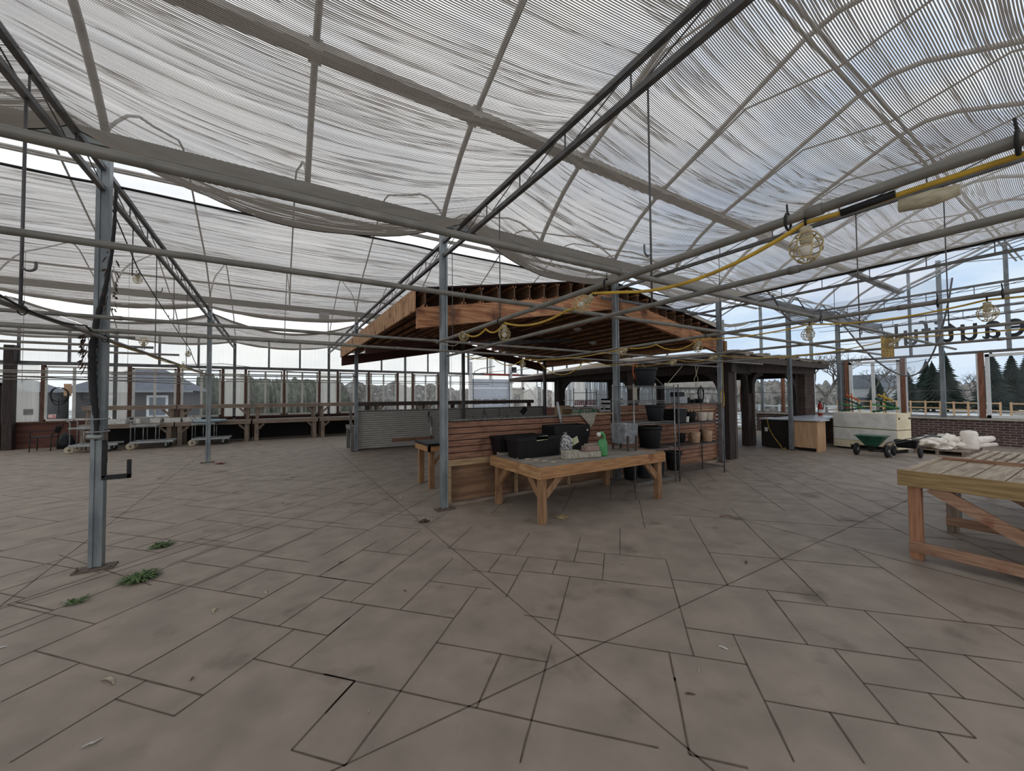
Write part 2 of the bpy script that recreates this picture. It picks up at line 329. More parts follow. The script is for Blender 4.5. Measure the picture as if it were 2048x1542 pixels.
CUR = {}
def obj(name, mb, m, parent=None, bevel=0, world=True):
    me = bpy.data.meshes.new(name)
    off = Vector((0, 0, 0))
    if parent is not None and world: off = CUR.get(parent.name, Vector((0, 0, 0)))
    me.from_pydata([(v[0]-off[0], v[1]-off[1], v[2]-off[2]) for v in mb.v], [], mb.f)
    ms = m if isinstance(m, (list, tuple)) else [m]
    for q in ms: me.materials.append(MATS[q])
    me.polygons.foreach_set('material_index', mb.m); me.polygons.foreach_set('use_smooth', mb.sm)
    me.update()
    o = bpy.data.objects.new(name, me); COL.objects.link(o)
    if parent is not None:
        o.parent = parent; CUR[o.name] = off
    if bevel:
        b = o.modifiers.new('bevel', 'BEVEL'); b.width = bevel; b.segments = 2; b.limit_method = 'ANGLE'
    return o
LABELS = set()
def tag(o, label, cat, group=None, kind=None):
    o['label'] = label; o['category'] = cat
    if group: o['group'] = group
    elif label in LABELS: print('DUPLABEL', label)
    LABELS.add(label)
    if kind: o['kind'] = kind
    return o
def thing(name, label, cat, loc=(0, 0, 0), group=None, rz=0):
    o = bpy.data.objects.new(name, None); COL.objects.link(o); o.location = loc; o.rotation_euler = (0, 0, rz); o.empty_display_size = .1
    CUR[o.name] = Vector(loc)
    return tag(o, label, cat, group)
def one(name, mb, m, label, cat, group=None, kind=None, bevel=0): return tag(obj(name, mb, m, None, bevel), label, cat, group, kind)
def struct(name, mb, m, parent=None, bevel=0):
    o = obj(name, mb, m, parent, bevel)
    if parent is None: o['kind'] = 'structure'
    return o
def copy_tree(o, parent=None):
    c = o.copy(); COL.objects.link(c)
    if parent is not None: c.parent = parent
    for ch in list(o.children): copy_tree(ch, c)
    return c
def dup(o, loc, label, rz=None, rot=None, scale=None, group=None):
    c = copy_tree(o); c.location = loc
    if rz is not None: c.rotation_euler = (0, 0, rz)
    if rot is not None: c.rotation_euler = rot
    if scale: c.scale = (scale,)*3
    c['label'] = label
    if label in LABELS and not group: print('DUPLABEL', label)
    LABELS.add(label)
    if group: c['group'] = group
    return c
R = random.Random(7)
GX = [-1.446 + 3.514*i for i in range(-1, 6)]      # -4.96 -1.446 2.068 5.582 9.096 12.61 16.124
GY = [-1.834, 5.252, 12.338, 19.43]

# ------------------------------------------------------------------ floor: stamped concrete, slabs at 43 degrees
GU = [(1.46,2.19,2.62),(1.46,1.17,1.46),(1.60,2.19,3.63),(1.90,3.63,4.65),(1.90,1.46,2.19),(1.90,-0.15,0.73),(1.90,-0.51,-0.28),(1.90,0.73,1.67),(2.21,1.91,2.77),(2.33,-1.57,-0.71),(2.33,0.44,1.17),(2.48,2.77,4.15),(2.61,-0.71,-0.28),(2.61,-2.01,-1.28),(2.61,-0.28,0.44),(2.61,1.17,2.33),(2.78,0.44,0.69),(2.91,-1.72,-0.42),(2.91,2.33,3.53),(2.91,2.05,2.62),(3.04,-2.28,-1.72),(3.08,1.04,1.61),(3.23,3.53,5.99),(3.37,0.89,1.33),(3.47,-2.63,-1.14),(3.47,-0.42,0.89),(3.52,2.05,2.62),(3.63,-1.50,-0.42),(3.67,5.52,6.73),(3.78,0.16,1.76),(4.06,-0.42,0.44),(4.19,3.36,5.14),(4.34,-2.31,-0.86),(5.58,-3.17,-0.68)]
GV = [(-2.44,3.23,3.47),(-2.31,4.20,4.81),(-2.31,3.47,4.20),(-2.01,2.61,3.04),(-1.72,2.61,3.47),(-1.57,2.33,2.61),(-1.50,3.47,6.10),(-1.43,2.17,2.33),(-1.28,2.33,2.91),(-1.14,2.91,3.63),(-1.00,2.05,2.33),(-0.86,3.63,5.46),(-0.71,1.98,2.91),(-0.42,2.91,3.47),(-0.42,3.47,4.06),(-0.42,2.61,2.91),(-0.28,2.36,2.61),(-0.28,4.94,6.24),(-0.28,1.90,2.39),(0.01,4.06,4.87),(0.16,3.47,4.06),(0.44,1.67,1.90),(0.44,1.90,2.49),(0.44,3.78,4.46),(0.44,2.61,3.47),(0.60,3.47,3.78),(0.73,1.90,2.33),(0.89,2.98,3.78),(1.03,3.78,4.43),(1.17,1.90,3.08),(1.17,1.46,1.90),(1.17,3.37,3.78),(1.46,1.46,1.46),(1.46,1.67,1.90),(1.46,1.46,1.90),(1.61,2.61,3.57),(1.76,3.78,4.47),(1.91,1.90,2.43),(1.91,2.21,2.61),(2.05,2.61,3.96),(2.19,1.46,2.21),(2.33,3.52,4.21),(2.33,2.21,2.91),(2.62,2.91,3.30),(2.62,1.09,1.60),(2.62,3.02,3.78),(2.77,1.60,2.91),(3.19,1.29,1.60),(3.19,2.48,2.91),(3.53,2.48,3.83),(3.63,1.45,2.48),(4.06,1.63,1.90),(4.22,2.73,3.23)]

def make_floor():
    mb = MB(); x0, y0, x1, y1 = -12.5, -4.0, 18.5, 19.55
    mb.box(x0, y0, -.15, x1, y1, 0)
    a = math.radians(43); U = Vector((math.cos(a), math.sin(a))); V = Vector((-math.sin(a), math.cos(a)))
    def groove(p, q, w):
        d = (q-p).normalized(); n = Vector((-d.y, d.x))
        # clip to the slab
        t0, t1 = 0, 1; dd = q-p
        for (pp, k, lo, hi) in ((p.x, dd.x, x0, x1), (p.y, dd.y, y0, y1)):
            if abs(k) < 1e-6:
                if pp < lo or pp > hi: return
            else:
                a_, b_ = (lo-pp)/k, (hi-pp)/k
                if a_ > b_: a_, b_ = b_, a_
                t0, t1 = max(t0, a_), min(t1, b_)
        if t1-t0 < 1e-4: return
        p, q = p+dd*t0, p+dd*t1
        # slightly wandering groove with uneven width
        k = max(2, int((q-p).length/.16)); pts = []
        for i in range(k+1):
            c = p+(q-p)*i/k; j = n*R.uniform(-.0016, .0016); ww = w*R.uniform(.62, 1.15)/2
            pts.append((c+j+n*ww, c+j-n*ww))
        vs = [(e.x, e.y, .0015) for pr in pts for e in pr]
        mb.add(vs, [(2*i, 2*i+1, 2*i+3, 2*i+2) for i in range(k)], 1)
    def uv(u, v): return U*u + V*v
    def near(p): return -2.6 < p.x < 6.0 and p.y < 4.75 - .22*abs(p.x-1.6) and p.y > -.5
    for u, a_, b_ in GU: groove(uv(u, a_), uv(u, b_), .0105)
    for v, a_, b_ in GV: groove(uv(a_, v), uv(b_, v), .0105)
    # random ashlar over the rest
    r = random.Random(3); v = -26.0
    while v < 26:
        h = r.choice((.62, .78, .93, .47)); u = -22 + r.random(); 
        def seg(p, q, w=.0105):
            n = max(1, int((q-p).length/.35))
            for i in range(n):
                s_, e_ = p+(q-p)*i/n, p+(q-p)*(i+1)/n; m_ = (s_+e_)/2
                if not near(m_) and x0 < m_.x < x1 and y0 < m_.y < y1: groove(s_, e_, w)
        seg(uv(-22, v), uv(30, v))
        while u < 30:
            w = r.choice((.47, .62, .93, 1.1, 1.4)); seg(uv(u, v), uv(u, v+h))
            if r.random() < .32 and h > .7: seg(uv(u, v+h*.5), uv(u+w, v+h*.5))
            u += w
        v += h
    # straight saw joints on the building grid
    for x in (1.6, -1.82, 5.1, 8.62, 12.1): groove(Vector((x, y0)), Vector((x, y1)), .010)
    for y in (1.86, 8.95, 16.0): groove(Vector((x0, y)), Vector((x1, y)), .010)
    groove(Vector((-1.9, 4.55)), Vector((.0, 5.95)), .012); groove(Vector((-.9, 4.5)), Vector((-1.9, 5.9)), .010)
    o = struct('floor', mb, ['floor', 'groove'])
make_floor()

# ------------------------------------------------------------------ galvanised posts
def post_mesh(x, y, z0, z1, w=.094, d=.094):
    t = .012
    prof = [(-w/2,-d/2),(-w*.18,-d/2),(-w*.18,-d/2+t),(w*.18,-d/2+t),(w*.18,-d/2),(w/2,-d/2),(w/2,d/2),(w*.18,d/2),(w*.18,d/2-t),(-w*.18,d/2-t),(-w*.18,d/2),(-w/2,d/2)]
    return MB().prism([(x+a, y+b) for a, b in prof], z0, z1)
POSTN = {(1, 1): 'galvanized steel post in the left foreground with a black pipe strapped to it',
         (2, 1): 'galvanized steel post at the left end of the low cedar slat wall',
         (3, 1): 'galvanized steel post before the middle of the timber canopy',
         (4, 1): 'galvanized steel post beside the right hand wire shelf with cords hanging',
         (5, 1): 'galvanized steel post in front of the checkout cabinet',
         (6, 1): 'galvanized steel post left of the cream insulated crate',
         (1, 2): 'galvanized steel post by the flat cart near the back benches',
         (2, 2): 'galvanized steel post at the corner of the grey slat wall',
         (3, 2): 'dark steel post rising behind the grey slat wall near the garage door',
         (4, 2): 'dark steel post at the right end of the grey slat wall',
         (5, 2): 'galvanized steel post inside the dark timber kiosk'}
for (i, j), lab in POSTN.items():
    x, y = GX[i], GY[j]; top = 4.06
    t = thing('steel_post', lab, 'post', (x, y, 0), None)
    obj('shaft', post_mesh(x, y, .02, top), 'galv' if lab[0] == 'g' else 'galv_dark', t)  # posts seen in silhouette get that shade as a darker steel colour
    b = MB(); b.box(x-.14, y-.11, .0, x+.14, y+.06, .014); obj('base_plate', b, 'brown_metal', t)
    for sx in (-1, 1):
        b = MB(); b.lathe([(.013, .014), (.013, .03), (.006, .031), (.006, .055)], (x+sx*.11, y-.07, 0), 8); obj('anchor_bolt', b, 'brown_metal', t)

# ------------------------------------------------------------------ roof trusses (run along Y above each post line)
def truss(x, y0, y1, label, zt=3.86, zb=3.654):
    t = thing('lattice_truss', label, 'truss', (x, y0, zb), None)
    obj('top_chord', MB().box(x-.022, y0, zt-.025, x+.022, y1, zt+.02), 'truss', t)
    obj('bottom_chord', MB().box(x-.022, y0, zb-.022, x+.022, y1, zb+.022), 'truss', t)
    n = max(1, round((y1-y0)/.692)); s = (y1-y0)/n
    for k in range(n):
        ya = y0+s*k+.06; yb = ya+s
        obj('strut', MB().tube([(x, ya, zb), (x, ya, zt)], .007, 6), 'truss', t)
        if k < n-1 or True:
            obj('diagonal_rod', MB().tube([(x, ya, zt-.01), (x, min(yb, y1)-.02, zb+.01)], .0055, 6), 'truss', t)
    return t
XN = {0: 'far left', 1: 'left', 2: 'middle', 3: 'right of middle', 4: 'right', 5: 'far right', 6: 'outermost right'}
TR = [(1, -1.834, 5.25, 'dark lattice truss over the left foreground reaching the post with the black pipe'),
      (2, -1.834, 5.25, 'dark lattice truss crossing the upper middle to the slat wall end post'),
      (3, -1.834, 5.25, 'lattice truss ending at the post before the middle of the timber canopy'),
      (4, -1.834, 5.25, 'lattice truss carrying the outer hem of the right hand shade cloth'),
      (5, -1.834, 5.25, 'lattice truss with torn film wrapped on it over the insulated crate'),
      (6, -1.834, 5.25, 'lattice truss nearest the brick window wall on the right'),
      (1, 5.25, 12.338, 'lattice truss between the left foreground post and the post by the flat cart'),
      (2, 5.25, 12.338, 'lattice truss running back beside the plywood fascia of the timber canopy'),
      (4, 5.25, 12.338, 'lattice truss behind the post at the right wire shelf'),
      (5, 5.25, 12.338, 'lattice truss above the dark timber kiosk roof'),
      (1, 12.338, 19.43, 'lattice truss running from the post by the flat cart to the back windows'),
      (2, 12.338, 19.43, 'lattice truss running from the grey slat wall corner to the back windows'),
      (3, 12.338, 19.43, 'lattice truss meeting the back wall left of the garage door'),
      (4, 12.338, 19.43, 'lattice truss meeting the back wall over the garage door')]
for i, a, b, lab in TR: truss(GX[i], a, b, lab)

# ------------------------------------------------------------------ gutters and arched roof ribs
for j, lab in ((1, 'galvanized roof gutter above the nearest row of posts'), (2, 'galvanized roof gutter above the second row of posts'), (3, 'galvanized eave gutter along the back wall')):
    y = GY[j]; mb = MB(); pr = [(-.13, .12), (-.08, 0), (.08, 0), (.13, .12), (.12, .12), (.07, .012), (-.07, .012), (-.12, .12)]
    mb.prism([(y+a, 4.06+b) for a, b in pr], -8.6, 18.34, 'x'); one('roof_gutter', mb, 'gutter', lab, 'gutter')
ARCH = [(0, 0), (.10, .13), (.28, .30), (.62, .58), (1.05, .84), (1.55, 1.05), (2.1, 1.30), (2.8, 1.62), (3.2, 1.80), (3.54, 1.86)]
def arch_pts(y0, z0=4.22, k=1.0):
    a = [(y0+d, z0+h*k) for d, h in ARCH]; b = [(y0+7.086-d, z0+h*k) for d, h in ARCH[:-1]]
    return a + b[::-1]
ORD = ['first', 'second', 'third', 'fourth', 'fifth', 'sixth', 'seventh', 'eighth', 'ninth', 'tenth', 'eleventh', 'twelfth', 'thirteenth', 'fourteenth', 'fifteenth']
BAYN = {0: 'nearest roof bay', 1: 'second roof bay', 2: 'back roof bay'}
for j in range(3):
    k = 0; x = GX[0]+1.757*(0 if j else 1)
    while x < 18.2:
        mb = MB(); pts = arch_pts(GY[j]); mb.tube([(x, y, z) for y, z in pts], .034 if j == 0 else .017, 7)
        t = thing('roof_rib', 'arched steel roof rib, %s from the left across the %s' % (ORD[k], BAYN[j]), 'rib', (x, GY[j], 4.2))
        obj('arch', mb, 'rib', t)
        mb = MB()
        if j == 0: mb.tube([(x, GY[j]+1.05, 5.05), (x, GY[j]+2.5, 5.60), (x, GY[j]+3.54, 5.42), (x, GY[j]+4.6, 5.60), (x, GY[j]+6.03, 5.05)], .014, 6)
        if j == 0: obj('tie_rod', mb, 'rib', t)
        x += 1.757; k += 1
    if j: pass
    for dy, z, nm, w in (((3.54, 5.42, 'ridge', .035),) if j else ((1.05, 5.06, 'near', .095), (6.03, 5.06, 'far', .095), (3.54, 5.42, 'ridge', .035))):
        mb = MB()
        if nm == 'ridge':
            for o in (-.05, .05): mb.tube([(-8.6, GY[j]+dy+o, z), (18.3, GY[j]+dy+o, z)], .022, 6)
            lab = 'twin ridge pipes along the top of the %s' % BAYN[j]
        else:
            mb.box(-8.6, GY[j]+dy-w, z-.035, 18.3, GY[j]+dy+w, z+.035)
            lab = 'long roof purlin on the %s slope of the %s' % (nm, BAYN[j])
        t = thing('roof_purlin', lab, 'purlin', (0, GY[j]+dy, z)); obj('rail', mb, 'rib', t)
        if nm != 'ridge':
            x = GX[0]
            while x < 18.2: obj('rib_clamp', MB().box(x-.06, GY[j]+dy-.10, z-.06, x+.06, GY[j]+dy+.10, z+.06), 'rib', t); x += 1.757

# ------------------------------------------------------------------ shade cloths
def cloth(x0, x1, y0, y1, sag0, sag1, label, z=3.87, seed=1, m='shade_cloth', gather=(0, 1), side_hem=False, bulge=0, nx=44, ny=150, gw=.5, hem=(True, True), slack=.10):
    ys = [y0+(y1-y0)*j/ny for j in range(ny+1)]
    rg = random.Random(seed); ph = rg.random()*9
    V = []; 
    for y in ys:
        s = (y-y0)/(y1-y0)
        sag = sag0*(1-s)**2 + sag1*s**3 + slack*math.sin(PI*s)
        for i in range(nx+1):
            t = i/nx; b = 4*t*(1-t)
            yy = y + bulge*b*s**4
            zz = z - sag*b + .012*noise.noise(Vector((t*2.2+ph, y*3.5, seed))) + .03*noise.noise(Vector((t*1.4+ph, y*.9, seed+5)))*min(1, b*3)
            # gathered folds near the hems
            g = gather[0]*max(0, 1-(y-y0)/gw) + gather[1]*max(0, 1-(y1-y)/gw)
            zz += g*.05*math.sin(y*55 + 2.5*noise.noise(Vector((t*3, y*2, seed))))*b**.3
            V.append((x0+.02+(x1-x0-.04)*t, yy, zz))
    me = bpy.data.meshes.new('shade_cloth'); W = nx+1
    F = [(j*W+i, j*W+i+1, (j+1)*W+i+1, (j+1)*W+i) for j in range(ny) for i in range(nx)]
    me.from_pydata(V, [], F); me.polygons.foreach_set('use_smooth', [True]*len(F))
    uv = me.uv_layers.new(name='weave')
    arc = [0.0]
    for j in range(ny): arc.append(arc[-1]+(y1-y0)/ny)
    for l in me.loops:
        j, i = divmod(l.vertex_index, W); uv.data[l.index].uv = (V[l.vertex_index][0]+seed*3, arc[j]+seed*2.13+.02*noise.noise(Vector((i*.12, arc[j]*2, seed))))
    at = me.attributes.new('gather', 'FLOAT', 'POINT')
    for j in range(ny+1):
        y = ys[j]; g = gather[0]*max(0, 1-(y-y0)/gw) + gather[1]*max(0, 1-(y1-y)/gw)
        for i in range(W):
            n_ = .5+.5*noise.noise(Vector((i*.1, y*4, seed+2)))
            at.data[j*W+i].value = min(1, g*(.55+.9*n_))
    me.materials.append(MATS[m]); t = thing('shade_cloth', label, 'shade cloth', (x0, y0, z))
    o = bpy.data.objects.new('fabric', me); COL.objects.link(o); o.parent = t; o.location = (-x0, -y0, -z)
    if side_hem:
        mb = MB(); mb.tube([V[j*W+nx] for j in range(0, ny+1, 3)], .032, 6); obj('side_hem', mb, 'black_rubber', t)
    for e, on in ((0, hem[0]), (ny, hem[1])):
        if on:
            mb = MB(); mb.tube([V[e*W+i] for i in range(0, W, 2)], .014 if (e == 0 and sag0 == 0) else .005, 6); obj('hem', mb, 'black_rubber', t)
    return t
X = GX
cloth(X[0], X[1], -1.7, 4.55, .1, .35, 'shade cloth panel in the upper left corner beyond the left truss', seed=2)
cloth(X[1], X[2], -1.7, 4.62, .12, .44, 'largest overhead shade cloth between the left and middle trusses', seed=3, gather=(0, .8), bulge=.04, gw=.45)
cloth(X[2], X[3], -1.7, 4.55, .12, .46, 'overhead shade cloth just right of the middle truss', seed=4, gather=(0, .8), bulge=.06, gw=.45)
cloth(X[3], X[4], -1.7, 4.95, .14, .30, 'paler overhead shade cloth at the upper right', seed=5, m='shade_cloth_white', gather=(0, .8), gw=.6, side_hem=True)
cloth(X[0], X[1], 5.62, 12.0, .0, .16, 'shade cloth of the second bay left of the foreground post', seed=6, gather=(0, .9))
cloth(X[1], X[2], 5.64, 12.0, .0, .16, 'shade cloth of the second bay between the left and middle trusses', seed=7, gather=(0, .9))
cloth(X[2], X[3], 5.62, 12.0, .0, .16, 'shade cloth behind the middle truss over the timber canopy', seed=8, gather=(0, .9))
cloth(X[3], X[4], 5.60, 12.0, .0, .2, 'shade cloth over the right half of the timber canopy', seed=9, gather=(0, .9))
cloth(X[4], X[5], 6.2, 12.0, .25, .3, 'tan sagging shade cloth above the dark kiosk roof', seed=10, gather=(.9, .9), m='shade_cloth_white')
cloth(X[0]-3.5, X[0], 12.75, 19.0, .30, .18, 'back bay shade cloth at the far left', seed=14, gather=(.9, .9))
cloth(X[0], X[1], 12.75, 19.0, .40, .18, 'back bay shade cloth left of the post by the flat cart', seed=11, gather=(.9, .9))
cloth(X[1], X[2], 12.75, 19.0, .42, .18, 'back bay shade cloth in front of the left windows', seed=12, gather=(.9, .9))
cloth(X[2], X[3], 12.75, 19.0, .35, .25, 'back bay shade cloth drooping behind the canopy beam', seed=13, gather=(.8, .8))

# ------------------------------------------------------------------ pipe grid at head height, hangers
PZ = 2.205
def pipe(p, q, label, r=.0145, sag=0, clamps=(), m='pipe'):
    p, q = Vector(p), Vector(q); n = 14
    pts = [p+(q-p)*i/n - Vector((0, 0, sag*4*(i/n)*(1-i/n))) for i in range(n+1)]
    t = thing('hanging_pipe', label, 'pipe', tuple(p)); obj('tube', MB().tube(pts, r, 10), m, t)
    d = (q-p).normalized()
    for c in clamps:
        k = p+(q-p)*c; k.z -= sag*4*c*(1-c); obj('coupler', MB().tube([k-d*.022, k+d*.022], r*1.22, 10), m, t)
    return t
PX = [(1.34, -3.2, 8.2, 'grey cross pipe nearest the camera running across the whole view'),
      (2.09, -3.2, 8.3, 'second grey cross pipe from the camera'),
      (4.02, -3.4, 8.5, 'third grey cross pipe, passing just before the slat wall end post'),
      (4.75, -3.6, 8.3, 'fourth grey cross pipe, ending left of the dark kiosk post'),
      (5.22, -3.8, -1.2, 'short grey cross pipe stopping just behind the foreground post'),
      (6.0, -4.2, -1.22, 'short cross pipe at the left ending under the cage lamp'),
      (6.98, -4.6, -1.15, 'third short cross pipe at the far left'),
      (11.7, -6.5, 2.0, 'thin far cross pipe before the back windows, nearest of four'),
      (12.7, -7.0, 2.0, 'thin far cross pipe before the back windows, second of four'),
      (14.5, -7.6, 9.0, 'thin far cross pipe before the back windows, third of four'),
      (16.8, -7.6, 9.0, 'thin far cross pipe before the back windows, farthest of four')]
for k, (y, a, b, lab) in enumerate(PX): pipe((a, y, PZ+(0 if k % 2 else .012)), (b, y, PZ+(0 if k % 2 else .012)), lab, clamps=[.2, .41, .55, .78] if b-a > 5 else [.5])
PY = [(-1.385, -.5, 12.1, 'pipe running away from the camera at the left under the left truss'),
      (1.46, -.6, 3.9, 'pipe overhead carrying the yellow string of cage lamps'),
      (2.068, -.6, 5.12, 'pipe below the middle truss ending at the slat wall post'),
      (3.62, -.6, 5.1, 'pipe at the right carrying a second string of cage lamps'),
      (5.32, -.6, 5.1, 'pipe at the right crossing before the checkout kiosk'),
      (6.75, -.6, 4.9, 'outer right pipe passing just below the sign lettering')]
for x, a, b, lab in PY: pipe((x, a, PZ-.022), (x, b, PZ-.022), lab, clamps=[.25, .6], r=.0155)
pipe((-4.96, 11.0, 2.1), (-2.4, 16.4, 2.1), 'slanting loose pipe near the left benches', .013)
def hanger(x, y, z0, z1, label, hook=None, r=.006, side=1, along='x'):
    t = thing('hanger_rod', label, 'hanger rod', (x, y, z1)); mb = MB(); mb.tube([(x, y, z0), (x, y, z1)], r, 6); obj('rod', mb, 'galv_dark', t)
    if hook:
        d = (side, 0) if along == 'x' else (0, side); R_ = .032; pts = []
        for k in range(13):
            a = PI + PI*k/12; pts.append((x+d[0]*(R_+R_*math.cos(a)), y+d[1]*(R_+R_*math.cos(a)), hook+R_*math.sin(a)))
        pts.append((pts[-1][0], pts[-1][1], hook+.035)); obj('hook', MB().tube(pts, r*.9, 6), 'galv_dark', t)
    return t
HG = [(1, 3.86, 3.66, 2.22, 2.50, 'thick hanger strap with a hook at the far left, nearest on the left truss', 1, .009),
      (1, 6.14, 3.66, 3.05, 3.10, 'short hooked rod holding the upper left cage lamp', 1, .006),
      (1, 7.2, 3.66, 2.22, 3.15, 'hooked rod right of the foreground post, second along the left truss', 1, .006),
      (1, 8.3, 3.66, 2.9, 2.95, 'hooked rod between the two left cage lamps', -1, .006),
      (1, 9.4, 3.66, 2.22, 2.45, 'hooked rod carrying the lower left cage lamp', 1, .006),
      (2, 1.63, 3.66, 2.20, 2.53, 'long hooked rod hanging from the middle truss nearest the camera', -1, .007),
      (2, 3.60, 3.66, 2.20, None, 'plain rod hanging from the middle truss beside the cage lamp', 1, .006),
      (2, 4.92, 3.66, 2.20, None, 'plain rod hanging just right of the slat wall end post', 1, .005),
      (3, 1.62, 3.66, 2.20, 2.30, 'chain-like hooked rod before the cream crate, on the right truss', 1, .006),
      (3, 3.2, 3.66, 2.20, None, 'thin rod dropping past the right rake beam of the canopy', 1, .005),
      (3, .95, 3.66, 2.15, None, 'thin rod at the right passing the sign lettering', 1, .005),
      (4, 3.0, 3.66, 2.20, None, 'thin rod on the right truss above the kiosk', 1, .005)]
for i, y, a, b, hk, lab, sd, r_ in HG: hanger(GX[i], y, a, b, lab, hk, r_, sd)
for k, (x, y) in enumerate(((-4.96, 13.39), (-3.203, 13.39), (3.825, 13.39), (5.582, 13.39), (7.339, 13.39))):
    hanger(x, y, 5.04, 2.0, 'fine far hanger wire number %s from the left before the back wall' % ORD[k], 2.1 if k in (0, 3) else None, .004)

# ------------------------------------------------------------------ back wall (Y = 19.43)
YB = 19.43
def back_wall():
    mb = MB(); mb.box(-12.5, YB, 0, 9.15, YB+.05, .86); mb.box(12.75, YB, 0, 18.34, YB+.05, .9)
    struct('wall_back', mb, 'rust_ply')
    mb = MB(); mb.box(-12.5, YB-.05, .84, 9.15, YB+.09, .89); struct('trim_1', mb, 'stud_red')
    mb = MB(); mb.box(-12.5, YB-.06, 2.82, 18.34, YB+.06, 2.93); struct('trim_2', mb, 'galv_dark')
    # translucent band over the rail, with posts
    mb = MB(); mb.box(-12.5, YB+.03, 2.93, 18.34, YB+.038, 4.15); struct('wall_back_upper', mb, 'poly')
    xs = []; x = GX[0]-3.514
    n = 3
    while x < 18.3:
        for dx in (0, 1.19, 2.35):
            if x+dx < 18.3:
                w = .05 if dx == 0 else .035
                mb = MB(); mb.box(x+dx-w, YB-.04, 2.93, x+dx+w, YB+.02, 4.1); struct('trim_%d' % n, mb, 'galv_dark'); n += 1
        x += 3.514
    # repeating bay: clear-ribbed panel around the grid post, then two slider windows
    wn = 1
    def slider(a, b, z0=.90, z1=2.78, m='vinyl', mull=None):
        nonlocal wn
        t = bpy.data.objects.new('window_%d' % wn, None); COL.objects.link(t); t.location = ((a+b)/2, YB, z0); t['kind'] = 'structure'; CUR[t.name] = Vector(t.location)
        f = MB(); w = .06
        f.box(a, YB-.05, z0, b, YB+.05, z0+w); f.box(a, YB-.05, z1-w, b, YB+.05, z1)
        f.box(a, YB-.05, z0, a+w, YB+.05, z1); f.box(b-w, YB-.05, z0, b, YB+.05, z1)
        obj('window_frame', f, m, t)
        c = mull if mull else (a+b)/2; s = MB(); s.box(c-.035, YB-.02, z0+w, c+.035, YB+.03, z1-w); obj('sash_rail', s, m, t)
        g = MB(); g.box(a+w, YB+.0, z0+w, b-w, YB+.006, z1-w); obj('window_pane', g, 'glass', t); wn += 1
    k = 0
    for i in range(-1, 6):
        x = GX[0]+3.514*i
        if i >= 4: break
        panel = MB(); panel.box(x-.33, YB+.01, .89, x+.33, YB+.018, 2.82); struct('wall_back_panel_%d' % (i+2), panel, 'poly_low')
        p = MB(); p.box(x-.05, YB-.05, 0, x+.05, YB+.0, 2.82); struct('trim_%d' % n, p, 'galv_dark'); n += 1
        for dx in (-.38, .38, 1.757):
            if i == -1 and dx < 1: continue
            if i == 0 and dx == -.38: pass
            p = MB(); p.box(x+dx-.045, YB-.06, .89, x+dx+.045, YB+.05, 2.82); struct('trim_%d' % n, p, 'stud_red'); n += 1
        if i == -1:
            panel = MB(); panel.box(x+1.10, YB+.01, .89, x+1.66, YB+.018, 2.82); struct('wall_back_panel_9', panel, 'poly_low')
            slider(x+1.78, x+3.16, mull=x+2.48)
            continue
        slider(x+.45, x+1.69); slider(x+1.83, x+3.07)
    # dark timber beside the left door, the door itself
    p = MB(); p.box(-7.50, YB-.30, 0, -7.28, YB-.06, 3.42); struct('trim_%d' % n, p, 'timber_dark'); n += 1
    t = bpy.data.objects.new('door_1', None); COL.objects.link(t); t.location = (-8.1, YB-.2, 0); t['kind'] = 'structure'; CUR[t.name] = Vector(t.location)
    mb = MB(); mb.box(-8.6, YB-.24, .06, -7.66, YB-.20, 2.08); obj('door_leaf', mb, 'door_panel', t)
    mb = MB(); mb.box(-7.66, YB-.28, 0, -7.56, YB-.16, 2.16); mb.box(-8.7, YB-.28, 2.10, -7.56, YB-.16, 2.18); obj('door_frame', mb, 'stud_red', t)
    for z in (.35, 1.1, 1.85): obj('hinge', MB().box(-7.69, YB-.26, z, -7.64, YB-.235, z+.09), 'galv_dark', t)
    struct('wall_back_panel_8', MB().box(-12.5, YB+.01, 2.2, -7.5, YB+.02, 2.82), 'poly_low')
    # overhead garage door and man door
    t = bpy.data.objects.new('door_2', None); COL.objects.link(t); t.location = (10.5, YB, 0); t['kind'] = 'structure'; CUR[t.name] = Vector(t.location)
    fr = MB(); fr.box(9.12, YB-.10, 0, 9.30, YB+.05, 3.55); fr.box(11.72, YB-.10, 0, 11.90, YB+.05, 3.55); fr.box(10.42, YB-.05, 2.6, 10.56, YB+.03, 4.0)
    obj('door_frame', fr, 'white_paint', t)
    for k in range(5):
        z = .02+.52*k
        if z > 2.4: break
        if k == 2:
            m_ = MB(); m_.box(9.30, YB, z, 11.72, YB+.05, z+.10); m_.box(9.30, YB, z+.42, 11.72, YB+.05, z+.51)
            for q in range(5): m_.box(9.30+q*.58, YB, z+.10, 9.40+q*.58, YB+.05, z+.42)
            obj('door_section', m_, 'garage_panel', t); obj('window_pane', MB().box(9.4, YB+.02, z+.1, 11.7, YB+.026, z+.42), 'glass', t)
        else: obj('door_section', MB().box(9.30, YB, z, 11.72, YB+.05, z+.505), 'garage_panel', t)
    obj('track', MB().tube([(9.34, YB-.12, .1), (9.34, YB-.12, 2.7), (9.34, YB-.3, 3.0), (9.34, YB-1.0, 3.1), (9.34, YB-2.6, 3.12)], .02, 6), 'galv', t)
    obj('track', MB().tube([(11.68, YB-.12, .1), (11.68, YB-.12, 2.7), (11.68, YB-.3, 3.0), (11.68, YB-1.0, 3.1), (11.68, YB-2.6, 3.12)], .02, 6), 'galv', t)
    struct('trim_%d' % n, MB().box(10.0, YB-.09, 2.84, 12.4, YB-.06, 2.90), 'red_paint'); n += 1
    t = bpy.data.objects.new('door_3', None); COL.objects.link(t); t.location = (12.3, YB, 0); t['kind'] = 'structure'; CUR[t.name] = Vector(t.location)
